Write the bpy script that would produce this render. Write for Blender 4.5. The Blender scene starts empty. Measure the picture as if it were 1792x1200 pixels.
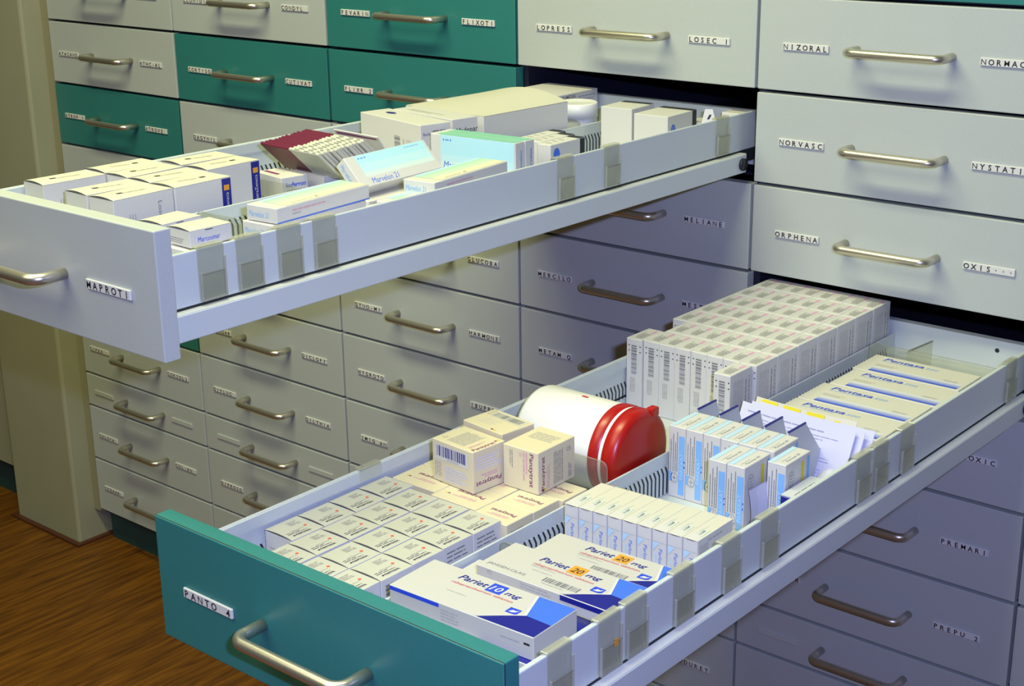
import bpy, bmesh, math, random
from mathutils import Vector, Matrix
random.seed(7)
SC = bpy.context.scene
COL = SC.collection
PI = math.pi

# ------------------------------------------------------------------ camera
FPX = 2595.4
YAW, PITCH, ROLL = -0.7057, 0.3154, -0.0131
CAM = Vector((2.72552, -1.74004, 1.46943))
cy, sy, cp, sp = math.cos(YAW), math.sin(YAW), math.cos(PITCH), math.sin(PITCH)
fw = Vector((sy*cp, cy*cp, -sp)); rt = Vector((cy, -sy, 0)); up = rt.cross(fw)
r2 = math.cos(ROLL)*rt + math.sin(ROLL)*up
u2 = -math.sin(ROLL)*rt + math.cos(ROLL)*up
cd = bpy.data.cameras.new('camera'); cam = bpy.data.objects.new('camera', cd); COL.objects.link(cam)
cam.matrix_world = Matrix(((r2.x, u2.x, -fw.x, CAM.x), (r2.y, u2.y, -fw.y, CAM.y), (r2.z, u2.z, -fw.z, CAM.z), (0, 0, 0, 1)))
cd.sensor_width = 36; cd.sensor_fit = 'HORIZONTAL'; cd.lens = FPX*36/1792; cd.clip_start = 0.01
SC.camera = cam
# ------------------------------------------------------------------ view, world, lights
vs = SC.view_settings
vs.view_transform = 'Standard'; vs.look = 'None'; vs.exposure = 0.0; vs.gamma = 1; vs.use_curve_mapping = False
w = bpy.data.worlds.new('room_air'); SC.world = w; w.use_nodes = True
w.node_tree.nodes['Background'].inputs[0].default_value = (0.85, 0.88, 0.55, 1)
w.node_tree.nodes['Background'].inputs[1].default_value = 0.05

def area(name, loc, target, sx, sy_, power, col):
    l = bpy.data.lights.new(name, 'AREA'); l.shape = 'RECTANGLE'; l.size = sx; l.size_y = sy_
    l.energy = power; l.color = col
    o = bpy.data.objects.new(name, l); COL.objects.link(o); o.location = loc
    o.rotation_euler = (Vector(target)-Vector(loc)).to_track_quat('-Z', 'Y').to_euler()
    return o
# fluorescent ceiling fittings (greenish warm white) and the camera's own flash (blue white)
area('ceiling_tube_light', (1.40, -0.95, 2.62), (1.40, -0.95, 0), 1.5, 0.22, 38, (0.98, 1.0, 0.58))
area('ceiling_panel_light', (1.3, -2.25, 2.62), (1.3, -1.9, 0), 1.8, 1.2, 30, (1.0, 0.99, 0.66))
fl = area('camera_flash', CAM + u2*0.063 + r2*0.090 + fw*0.02, CAM + fw*3, 0.045, 0.02, 21, (0.45, 0.50, 1.0))

# ------------------------------------------------------------------ materials
def mat(name, col, rough=0.5, metal=0.0, noise=0.0, nscale=60, spec=0.5, bump=0.0):
    m = bpy.data.materials.new(name); m.use_nodes = True
    nt = m.node_tree; b = nt.nodes['Principled BSDF']
    c = (col[0], col[1], col[2], 1)
    b.inputs['Base Color'].default_value = c
    b.inputs['Roughness'].default_value = rough; b.inputs['Metallic'].default_value = metal
    b.inputs['Specular IOR Level'].default_value = spec
    if noise or bump:
        tc = nt.nodes.new('ShaderNodeTexCoord'); nz = nt.nodes.new('ShaderNodeTexNoise')
        nz.inputs['Scale'].default_value = nscale; nz.inputs['Detail'].default_value = 4
        nt.links.new(tc.outputs['Object'], nz.inputs['Vector'])
        if noise:
            mx = nt.nodes.new('ShaderNodeMix'); mx.data_type = 'RGBA'
            mx.inputs[6].default_value = tuple(v*(1-noise) for v in col)+(1,)
            mx.inputs[7].default_value = tuple(min(1, v*(1+noise)) for v in col)+(1,)
            nt.links.new(nz.outputs['Fac'], mx.inputs[0]); nt.links.new(mx.outputs[2], b.inputs['Base Color'])
        if bump:
            bp = nt.nodes.new('ShaderNodeBump'); bp.inputs['Strength'].default_value = bump; bp.inputs['Distance'].default_value = 0.002
            nt.links.new(nz.outputs['Fac'], bp.inputs['Height']); nt.links.new(bp.outputs['Normal'], b.inputs['Normal'])
    return m

def clear_mat(name, tint, gloss=0.10, haze=0.12):
    m = bpy.data.materials.new(name); m.use_nodes = True; nt = m.node_tree
    out = nt.nodes['Material Output']; b = nt.nodes['Principled BSDF']
    b.inputs['Base Color'].default_value = (0.62, 0.63, 0.55, 1); b.inputs['Roughness'].default_value = 0.15
    t = nt.nodes.new('ShaderNodeBsdfTransparent'); t.inputs[0].default_value = tint+(1,)
    g = nt.nodes.new('ShaderNodeBsdfGlossy'); g.inputs['Roughness'].default_value = 0.08
    m1 = nt.nodes.new('ShaderNodeMixShader'); m1.inputs[0].default_value = gloss*0.35
    m2 = nt.nodes.new('ShaderNodeMixShader'); m2.inputs[0].default_value = haze
    nt.links.new(t.outputs[0], m1.inputs[1]); nt.links.new(g.outputs[0], m1.inputs[2])
    nt.links.new(m1.outputs[0], m2.inputs[1]); nt.links.new(b.outputs[0], m2.inputs[2])
    nt.links.new(m2.outputs[0], out.inputs['Surface'])
    return m

M = {}
M['white_front'] = mat('grey_white_laminate', (0.465, 0.50, 0.48), 0.42, noise=0.05, nscale=300)
M['green_front'] = mat('sea_green_laminate', (0.027, 0.190, 0.178), 0.42, noise=0.08, nscale=300)
M['seam'] = mat('dark_edge_band', (0.02, 0.025, 0.03), 0.6)
M['carcass'] = mat('dark_cabinet_interior', (0.012, 0.014, 0.028), 0.6)
M['kick'] = mat('dark_green_plinth', (0.012, 0.055, 0.06), 0.5, noise=0.1, nscale=40)
M['nickel'] = mat('brushed_nickel', (0.62, 0.58, 0.48), 0.33, metal=0.9)
M['plate'] = mat('white_label_plastic', (0.68, 0.68, 0.64), 0.4)
M['plate_blank'] = mat('faded_label_strip', (0.50, 0.53, 0.50), 0.4)
M['ink'] = mat('black_ink', (0.012, 0.012, 0.016), 0.6)
M['ink_grey'] = mat('grey_ink', (0.20, 0.20, 0.20), 0.7)
M['ink_light'] = mat('pale_grey_ink', (0.40, 0.39, 0.37), 0.7)
M['wall_metal'] = mat('grey_white_drawer_metal', (0.57, 0.62, 0.60), 0.4)
M['ledge'] = mat('rail_top_painted_light', (0.80, 0.82, 0.74), 0.4)  # paler than the drawer metal: light on the upward-facing ledge, put into the colour
M['slot'] = mat('dark_slot', (0.015, 0.02, 0.02), 0.7)
M['roller'] = mat('black_nylon', (0.01, 0.012, 0.02), 0.4)
M['clear'] = clear_mat('clear_plastic', (0.94, 0.945, 0.90), 0.22, 0.07)
M['clear_clip'] = clear_mat('clear_clip_plastic', (0.975, 0.975, 0.915), 0.18, 0.09)
M['clear_edge'] = clear_mat('clear_plastic_edge', (0.35, 0.38, 0.30), 0.3, 0.35)
M['clear_rim'] = clear_mat('clear_plastic_rim', (0.93, 0.93, 0.86), 0.35, 0.34)
M['card'] = mat('white_carton_board', (0.64, 0.63, 0.60), 0.45)
M['card_warm'] = mat('warm_white_carton_board', (0.64, 0.62, 0.52), 0.5)
M['card_satin'] = mat('satin_carton_board', (0.54, 0.53, 0.485), 0.5)
M['card_grey'] = mat('greyish_carton_board', (0.53, 0.53, 0.45), 0.5)
M['cream'] = mat('cream_carton_board', (0.69, 0.62, 0.42), 0.5)
M['paper'] = mat('leaflet_paper', (0.62, 0.62, 0.76), 0.7)
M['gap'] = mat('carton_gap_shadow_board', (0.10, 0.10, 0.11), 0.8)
M['blue'] = mat('strong_blue_print', (0.02, 0.07, 0.62), 0.45)
M['blue_dark'] = mat('navy_print', (0.006, 0.010, 0.22), 0.45)
M['blue_mid'] = mat('mid_blue_print', (0.05, 0.16, 0.72), 0.45)
M['sky'] = mat('sky_blue_print', (0.22, 0.47, 0.84), 0.45)
M['sky_pale'] = mat('pale_sky_print', (0.48, 0.68, 0.84), 0.45)
M['teal'] = mat('mint_green_print', (0.22, 0.55, 0.42), 0.45)
M['mint'] = mat('pale_mint_print', (0.52, 0.70, 0.56), 0.45)
M['aqua'] = mat('pale_aqua_print', (0.45, 0.76, 0.86), 0.45)
M['red'] = mat('red_plastic', (0.40, 0.008, 0.006), 0.33)
M['red_ink'] = mat('red_ink', (0.62, 0.05, 0.05), 0.6)
M['orange'] = mat('orange_print', (0.75, 0.33, 0.03), 0.5)
M['yellow'] = mat('yellow_print', (0.72, 0.62, 0.03), 0.5)
M['pink'] = mat('pink_print', (0.70, 0.36, 0.56), 0.6)
M['pink_ink'] = mat('rose_ink', (0.66, 0.35, 0.42), 0.6)
M['maroon'] = mat('maroon_card', (0.13, 0.006, 0.035), 0.5)
M['plum'] = mat('plum_ink', (0.20, 0.02, 0.12), 0.6)
M['jar'] = mat('white_jar_plastic', (0.82, 0.82, 0.80), 0.35)
M['foil'] = mat('grey_blister_foil', (0.58, 0.61, 0.62), 0.5)
M['lime'] = mat('lime_print', (0.45, 0.75, 0.10), 0.5)

def wood_mat():
    m = bpy.data.materials.new('brown_wood_floor'); m.use_nodes = True; nt = m.node_tree; b = nt.nodes['Principled BSDF']
    tc = nt.nodes.new('ShaderNodeTexCoord'); mp = nt.nodes.new('ShaderNodeMapping')
    mp.inputs['Scale'].default_value = (40.0, 3.0, 1.0); mp.inputs['Rotation'].default_value = (0, 0, 0.0)
    nz = nt.nodes.new('ShaderNodeTexNoise'); nz.inputs['Scale'].default_value = 2.2; nz.inputs['Detail'].default_value = 8; nz.inputs['Distortion'].default_value = 0.6
    cr = nt.nodes.new('ShaderNodeValToRGB')
    cr.color_ramp.elements[0].position = 0.32; cr.color_ramp.elements[0].color = (0.075, 0.024, 0.002, 1)
    cr.color_ramp.elements[1].position = 0.70; cr.color_ramp.elements[1].color = (0.23, 0.085, 0.006, 1)
    nt.links.new(tc.outputs['Object'], mp.inputs[0]); nt.links.new(mp.outputs[0], nz.inputs['Vector'])
    nt.links.new(nz.outputs['Fac'], cr.inputs[0]); nt.links.new(cr.outputs[0], b.inputs['Base Color'])
    b.inputs['Roughness'].default_value = 0.5; b.inputs['Specular IOR Level'].default_value = 0.3
    return m
M['wood'] = wood_mat()
M['skirt'] = mat('dark_brown_skirting', (0.09, 0.028, 0.012), 0.5, noise=0.2, nscale=20)
M['plaster'] = mat('cream_painted_plaster', (0.345, 0.34, 0.225), 0.75, noise=0.07, nscale=9, bump=0.05)
M['filler'] = mat('olive_filler_strip', (0.30, 0.28, 0.17), 0.7)

# ------------------------------------------------------------------ mesh builder
_glyph = {}
def text_mesh(s, shear=0.0, bold=0.0):
    key = (s, shear, bold)
    if key in _glyph: return _glyph[key]
    c = bpy.data.curves.new('t', 'FONT'); c.body = s; c.size = 1.0; c.shear = shear; c.offset = bold; c.resolution_u = 2
    o = bpy.data.objects.new('t', c); COL.objects.link(o)
    dg = bpy.context.evaluated_depsgraph_get(); dg.update()
    me = bpy.data.meshes.new_from_object(o.evaluated_get(dg))
    vs_ = [(v.co.x, v.co.y) for v in me.vertices]; fs = [tuple(p.vertices) for p in me.polygons]
    bpy.data.objects.remove(o); bpy.data.curves.remove(c); bpy.data.meshes.remove(me)
    if not vs_: vs_ = [(0, 0)]
    x0 = min(v[0] for v in vs_); x1 = max(v[0] for v in vs_)
    _glyph[key] = ([(x-x0, y) for x, y in vs_], fs, x1-x0)
    return _glyph[key]

class MB:
    def __init__(s): s.v = []; s.f = []; s.m = []; s.mats = []; s.smooth = []
    def mi(s, m):
        m = M[m] if isinstance(m, str) else m
        if m not in s.mats: s.mats.append(m)
        return s.mats.index(m)
    def poly(s, pts, m, sm=False):
        b = len(s.v); s.v += [tuple(p) for p in pts]; s.f.append(tuple(range(b, b+len(pts)))); s.m.append(s.mi(m)); s.smooth.append(sm)
    def box(s, x0, x1, y0, y1, z0, z1, m, bev=0.0, seg=1):
        if bev > 0:
            bm = bmesh.new(); bmesh.ops.create_cube(bm, size=1)
            for v in bm.verts:
                v.co = Vector(((x0+x1)/2+v.co.x*(x1-x0), (y0+y1)/2+v.co.y*(y1-y0), (z0+z1)/2+v.co.z*(z1-z0)))
            bmesh.ops.bevel(bm, geom=list(bm.edges)+list(bm.verts), offset=bev, segments=seg, affect='EDGES', profile=0.5)
            s.bm(bm, m, False); bm.free(); return
        p = [(x0, y0, z0), (x1, y0, z0), (x1, y1, z0), (x0, y1, z0), (x0, y0, z1), (x1, y0, z1), (x1, y1, z1), (x0, y1, z1)]
        b = len(s.v); s.v += p; k = s.mi(m)
        for f in ((3, 2, 1, 0), (4, 5, 6, 7), (0, 1, 5, 4), (1, 2, 6, 5), (2, 3, 7, 6), (3, 0, 4, 7)):
            s.f.append(tuple(b+i for i in f)); s.m.append(k); s.smooth.append(False)
    def bm(s, bm, m, sm):
        b = len(s.v); k = s.mi(m); bm.verts.index_update()
        s.v += [tuple(v.co) for v in bm.verts]
        for f in bm.faces:
            s.f.append(tuple(b+v.index for v in f.verts)); s.m.append(k); s.smooth.append(sm)
    def grid(s, fn, nu, nv, m, sm=True):
        b = len(s.v); k = s.mi(m)
        for j in range(nv+1):
            for i in range(nu+1): s.v.append(tuple(fn(i/nu, j/nv)))
        for j in range(nv):
            for i in range(nu):
                a = b+j*(nu+1)+i; s.f.append((a, a+1, a+nu+2, a+nu+1)); s.m.append(k); s.smooth.append(sm)
    def tube(s, pts, r, m, seg=14, caps=True):
        pts = [Vector(p) for p in pts]; b = len(s.v); k = s.mi(m); n = len(pts)
        prev = None
        for i, p in enumerate(pts):
            t = (pts[min(i+1, n-1)]-pts[max(i-1, 0)]).normalized()
            if prev is None: a = t.orthogonal().normalized()
            else: a = (prev - t*prev.dot(t)).normalized()
            prev = a; c = t.cross(a)
            for q in range(seg):
                an = 2*PI*q/seg; s.v.append(tuple(p + r*(math.cos(an)*a+math.sin(an)*c)))
        for i in range(n-1):
            for q in range(seg):
                q2 = (q+1) % seg
                s.f.append((b+i*seg+q, b+i*seg+q2, b+(i+1)*seg+q2, b+(i+1)*seg+q)); s.m.append(k); s.smooth.append(True)
        if caps:
            s.f.append(tuple(b+q for q in reversed(range(seg)))); s.m.append(k); s.smooth.append(False)
            s.f.append(tuple(b+(n-1)*seg+q for q in range(seg))); s.m.append(k); s.smooth.append(False)
    def lathe(s, prof, m, seg=48, axis='Z', org=(0, 0, 0), ms=None, sm=True):
        # prof: list of (radius, along)
        o = Vector(org); n = len(prof); b = len(s.v)
        for (r, a) in prof:
            for q in range(seg):
                an = 2*PI*q/seg
                if axis == 'Z': p = Vector((r*math.cos(an), r*math.sin(an), a))
                else: p = Vector((a, r*math.cos(an), r*math.sin(an)))
                s.v.append(tuple(o+p))
        for i in range(n-1):
            k = s.mi(ms[i] if ms else m)
            for q in range(seg):
                q2 = (q+1) % seg
                s.f.append((b+i*seg+q, b+i*seg+q2, b+(i+1)*seg+q2, b+(i+1)*seg+q)); s.m.append(k); s.smooth.append(sm)
    # --- printing on a plane: o origin, ux, uy unit directions
    def rect(s, fr, u0, v0, u1, v1, m):
        o, ux, uy = fr
        s.poly([o+ux*u0+uy*v0, o+ux*u1+uy*v0, o+ux*u1+uy*v1, o+ux*u0+uy*v1], m)
    def pg(s, fr, pts, m):
        o, ux, uy = fr; s.poly([o+ux*a+uy*b for a, b in pts], m)
    def text(s, fr, u, v, t, h, m, w=None, shear=0.0, bold=0.0):
        o, ux, uy = fr; vs_, fs, wd = text_mesh(t, shear, bold)
        sc = h/0.72; sx = sc if w is None else w/max(wd, 1e-6)
        b = len(s.v); k = s.mi(m)
        for x, y in vs_: s.v.append(tuple(o+ux*(u+x*sx)+uy*(v+y*sc)))
        for f in fs: s.f.append(tuple(b+i for i in f)); s.m.append(k); s.smooth.append(False)
    def lines(s, fr, u0, v0, u1, v1, n, m, fill=0.45, rag=0.35, rnd=None):
        rnd = rnd or random.Random(int(1e5*(abs(u0)+abs(v1)))+n)
        hh = (v1-v0)/n
        for i in range(n):
            v = v0+i*hh; u = u0; end = u1-(u1-u0)*rag*rnd.random()
            while u < end-1e-5:
                l = min(end-u, hh*(1.2+2.6*rnd.random()))
                s.rect(fr, u, v, u+l, v+hh*fill, m); u += l+hh*0.35
    def barcode(s, fr, u0, v0, u1, v1, m, seed=1, n=26):
        rnd = random.Random(seed); u = u0; un = (u1-u0)/(n*2.0)
        while u < u1-un:
            a = un*rnd.choice((0.8, 0.8, 1.6, 2.4)); s.rect(fr, u, v0, min(u+a, u1), v1, m); u += a+un*rnd.choice((0.7, 1.2, 1.8))
    def build(s, name, parent=None, loc=None, rotz=0.0):
        me = bpy.data.meshes.new(name); me.from_pydata(s.v, [], s.f)
        for mm in s.mats: me.materials.append(mm)
        me.polygons.foreach_set('material_index', s.m); me.polygons.foreach_set('use_smooth', s.smooth); me.update()
        o = bpy.data.objects.new(name, me); COL.objects.link(o)
        if parent: o.parent = parent
        if loc is not None: o.location = loc
        o.rotation_euler[2] = rotz
        return o

def tag(o, label=None, cat=None, group=None, kind=None):
    if label: o['label'] = label
    if cat: o['category'] = cat
    if group: o['group'] = group
    if kind: o['kind'] = kind
    return o
def empty(name, loc, rotz=0.0):
    o = bpy.data.objects.new(name, None); COL.objects.link(o); o.location = loc; o.rotation_euler[2] = rotz; o.empty_display_size = 0.02
    return o
def dup(root, loc=None, rotz=None, label=None, group=None):
    r = root.copy(); COL.objects.link(r)
    if loc is not None: r.location = loc
    if rotz is not None: r.rotation_euler = (0, 0, rotz)
    if label: r['label'] = label
    if group: r['group'] = group
    for ch in list(root.children):
        c = ch.copy(); COL.objects.link(c); c.parent = r
        for g in list(ch.children):
            d = g.copy(); COL.objects.link(d); d.parent = c
    return r
X, Y, Z = Vector((1, 0, 0)), Vector((0, 1, 0)), Vector((0, 0, 1))
ORD = ['first', 'second', 'third', 'fourth', 'fifth', 'sixth', 'seventh', 'eighth', 'ninth', 'tenth', 'eleventh', 'twelfth']

# ------------------------------------------------------------------ layout
W = 0.42; H = 0.12658; HS = 0.0768
ZA = 1.1695
ZB = {'Y': ZA+2*H, 'Z': ZA+H, 'A': ZA, 'B': ZA-H, 'C': ZA-2*H, 'D': ZA-3*H, 'E': ZA-4*H, 'F': ZA-5*H, 'G': ZA-6*H, 'H': ZA-6*H-HS, 'I': ZA-7*H-HS, 'J': ZA-8*H-HS}
RN = 'YZABCDEFGHIJ'
GAPX, GAPZ, TH = 0.0022, 0.0024, 0.018
XL = 0.0084
def colx(c): return (c*W if c > 0 else XL, (c+1)*W)

# ------------------------------------------------------------------ setting
b = MB(); b.box(-2.2, 3.6, -3.6, 0.75, -0.03, 0.0, 'wood')
tag(b.build('floor'), kind='structure')
b = MB(); b.box(-0.265, -0.016, -0.046, 0.70, 0.0, 2.7, 'plaster', bev=0.006, seg=2)
tag(b.build('wall_left'), kind='structure')
b = MB()
b.box(-0.277, -0.004, -0.058, -0.0462, 0.0, 0.006, 'skirt'); b.box(-0.0158, -0.004, -0.0462, 0.045, 0.0, 0.006, 'skirt')
tag(b.build('baseboard_left'), kind='structure')
b = MB(); b.box(-2.2, 3.6, 0.74, 0.78, 0.0, 2.7, 'plaster')
tag(b.build('wall_back'), kind='structure')

# carcass of the drawer cabinet
root = empty('drawer_cabinet', (0, 0.3, 0))
tag(root, 'dark cabinet carcass behind the whole bank of drawers, on a dark green plinth', 'cabinet')
inv = Matrix.Translation((0, -0.3, 0))
def cpart(mb, name):
    o = mb.build(name, root); o.matrix_parent_inverse = inv; return o
ZT = ZB['Y']
for c in range(0, 7):
    x = c*W if c else XL-0.001
    m = MB(); m.box(x-0.0065, x+0.0065, TH+0.002, 0.62, ZB['J']-0.004, ZT, 'carcass'); cpart(m, 'side_panel')
m = MB(); m.box(XL, 6*W, 0.62, 0.63, 0.02, ZT, 'carcass'); cpart(m, 'back_panel')
for k in RN:
    for c in range(6):
        x0, x1 = colx(c)
        if (c == 3 and k in 'AB') or (c == 4 and k in 'CD'):
            y0 = 0.05
        else: y0 = TH+0.002
        m = MB(); m.box(x0+0.0066, x1-0.0066, y0, 0.62, ZB[k]-0.0012, ZB[k]+0.0012, 'carcass'); cpart(m, 'dust_panel')
m = MB(); m.box(XL-0.001, 6*W, 0.028, 0.62, 0.0, ZB['J']-0.006, 'kick'); cpart(m, 'plinth')
m = MB(); m.box(-0.0155, XL-0.002, 0.0015, 0.03, ZB['J']-0.006, ZT, 'filler'); cpart(m, 'filler_strip')
# neighbour cabinet beyond the pillar
root2 = empty('side_cabinet', (-0.8, 0.3, 0)); tag(root2, 'beige cabinet side with dark plinth at the left edge, beyond the cream pillar', 'cabinet')
inv2 = Matrix.Translation((0.8, -0.3, 0))
m = MB(); m.box(-1.4, -0.267, 0.0, 0.6, 0.094, 2.2, 'plaster'); o = m.build('body', root2); o.matrix_parent_inverse = inv2
m = MB(); m.box(-1.4, -0.267, 0.025, 0.6, 0.0, 0.093, 'kick'); o = m.build('plinth', root2); o.matrix_parent_inverse = inv2

# ------------------------------------------------------------------ drawers
def handle_mb():
    m = MB(); a, d, r, rb = 0.064, 0.034, 0.0056, 0.013
    pts = [(-a, 0.0, 0), (-a, -d+rb, 0)]
    for i in range(1, 8):
        t = PI/2*i/8; pts.append((-a+rb*(1-math.cos(t)), -d+rb-rb*math.sin(t), 0))
    pts.append((-a+rb, -d, 0)); pts.append((0, -d, 0))
    m.tube(pts+[(-x, y, z) for x, y, z in reversed(pts[:-1])], r, 'nickel', 16)
    return m
HMESH = None
def add_handle(parent, x, y, z):
    global HMESH
    if HMESH is None:
        o = handle_mb().build('handle', parent); HMESH = o.data
    else:
        o = bpy.data.objects.new('handle', HMESH); COL.objects.link(o); o.parent = parent
    o.location = (x, y, z); return o
def add_plate(parent, x, y, z, txt, n=7):
    pm = 'plate' if txt.strip() else 'plate_blank'
    pw, ph, pt = 0.0096, 0.0096, 0.0026
    m = MB(); wd = pw*n
    m.box(0, wd, -pt, 0, -ph/2, ph/2, pm, bev=0.0005)
    o = m.build('name_plate', parent); o.location = (x, y, z)
    if txt.strip():
        t = MB(); fr = (Vector((0, -pt-0.0002, 0)), X, Z)
        for i, ch in enumerate(txt[:n]):
            if ch == ' ': continue
            bo = 0.002 if ch in 'MNW' else 0.02; wch = text_mesh(ch, 0, bo)[2]; h = 0.0070; sc = h/0.72
            t.text(fr, (i+0.5)*pw-wch*sc/2, -h/2, ch, h, 'ink', bold=bo)
        l = t.build('lettering', o)
    return o
def front_panel(parent, w_, h_, m, thick=TH):
    b = MB(); b.box(-w_/2, w_/2, 0, thick, 0, h_, m, bev=0.0012, seg=2)
    if m == 'green_front' and h_ > 0.1205:
        b.box(-w_/2+0.0006, w_/2-0.0006, 0.0008, 0.0017, h_-0.0006, h_+0.0001, 'seam'); b.box(w_/2-0.0006, w_/2+0.0001, 0.0008, 0.0017, 0.0006, h_-0.0006, 'seam')
    return b.build('front_panel', parent)

LAB = {(0,'A'):('ATACAND','ATHC-AL'), (0,'B'):('ATROP 1','ATROVE'), (0,'Z'):('AMOXI','ASCAL'), (0,'C'):('AZARON','BACTRO'), (0,'F'):('CIPRA','CORSOL2'), (0,'G'):('',''), (0,'H'):('COLOFA','COL-AN'), (0,'I'):('COZAAR',''),
 (1,'Z'):('CLONIDI','CONDYL'), (1,'A'):('CORTISO','CUTIVAT'), (1,'B'):('DAGYNIL',''), (1,'D'):('',''), (1,'E'):('DERMOAR','DICLOF7'), (1,'F'):('DIFLUC','DILTHIA'), (1,'G'):('',''), (1,'H'):('DIPROSO','DOXY'),
 (2,'Z'):('FEVARIN','FLIXOTI'), (2,'A'):('FLIXR 2','FLUTIC'), (2,'C'):('GENTA','GLUCOBA'), (2,'D'):('GYNO-MI','HARMONE'), (2,'E'):('HYGROTO','IBUPRO'), (2,'F'):('IMIG AN','INDERA'),
 (3,'Z'):('LOPRESS','LOSEC 1'), (3,'B'):('MEDROL','MELIANE'), (3,'C'):('MERCILO','MESTINO'), (3,'D'):('METAM Q','METOPRO'), (3,'G'):('',''), (3,'H'):('MINOC','MODURET'),
 (4,'Z'):('NIZORAL','NORMACO'), (4,'A'):('NORVASC','NYSTATI'), (4,'B'):('ORPHENA','OXIS\u00b7\u00b7\u00b7'), (4,'D'):('PERIDON','PIROXIC'), (4,'E'):('PLAVIX','PREMARI'), (4,'F'):('PRIMPAR','PREPU 2'), (4,'G'):('','')}
GREEN = {(0,'B'), (1,'A'), (2,'Z'), (2,'A'), (0,'E'), (4,'Y')}
COLN = ['column against the pillar', 'second column from the pillar', 'third column from the pillar', 'fourth column from the pillar', 'fifth column from the pillar', 'column at the right edge']
def rowname(k): return {'I': 'bottom row', 'H': 'second row up', 'G': 'shallow third row up', 'F': 'fourth row up', 'E': 'fifth row up', 'D': 'sixth row up', 'C': 'seventh row up', 'B': 'eighth row up', 'A': 'ninth row up', 'Z': 'tenth row up', 'Y': 'eleventh row up'}[k]
OPEN = {(3, 'A'), (4, 'C')}
for c in range(6):
    x0, x1 = colx(c)
    for i, k in enumerate(RN[:-1]):
        if (c, k) in OPEN: continue
        zt, zb = ZB[k]-GAPZ, ZB[RN[i+1]]+GAPZ
        # row letter k spans ZB[k] (top) down to next
        h_ = zt-zb; cx = (x0+x1)/2
        r = empty('pharmacy_drawer', (cx, 0, zb))
        g = (c, k) in GREEN
        tag(r, 'closed %s drawer, %s, %s' % ('sea-green' if g else 'grey-white', COLN[c], rowname(k)), 'drawer', 'closed pharmacy drawers in the cabinet')
        front_panel(r, x1-x0-2*GAPX, h_, 'green_front' if g else 'white_front')
        add_handle(r, 0 if c else 0.004, 0, h_/2)
        if k == 'Y' or c == 5: continue
        L, R_ = LAB.get((c, k), ('', ''))
        xl = c*W-cx
        if L or (c, k) in LAB: add_plate(r, xl+0.0395, 0, h_/2-0.002, L)
        if R_ or (c, k) in LAB: add_plate(r, xl+0.3105, 0, h_/2-0.002, R_)

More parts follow.
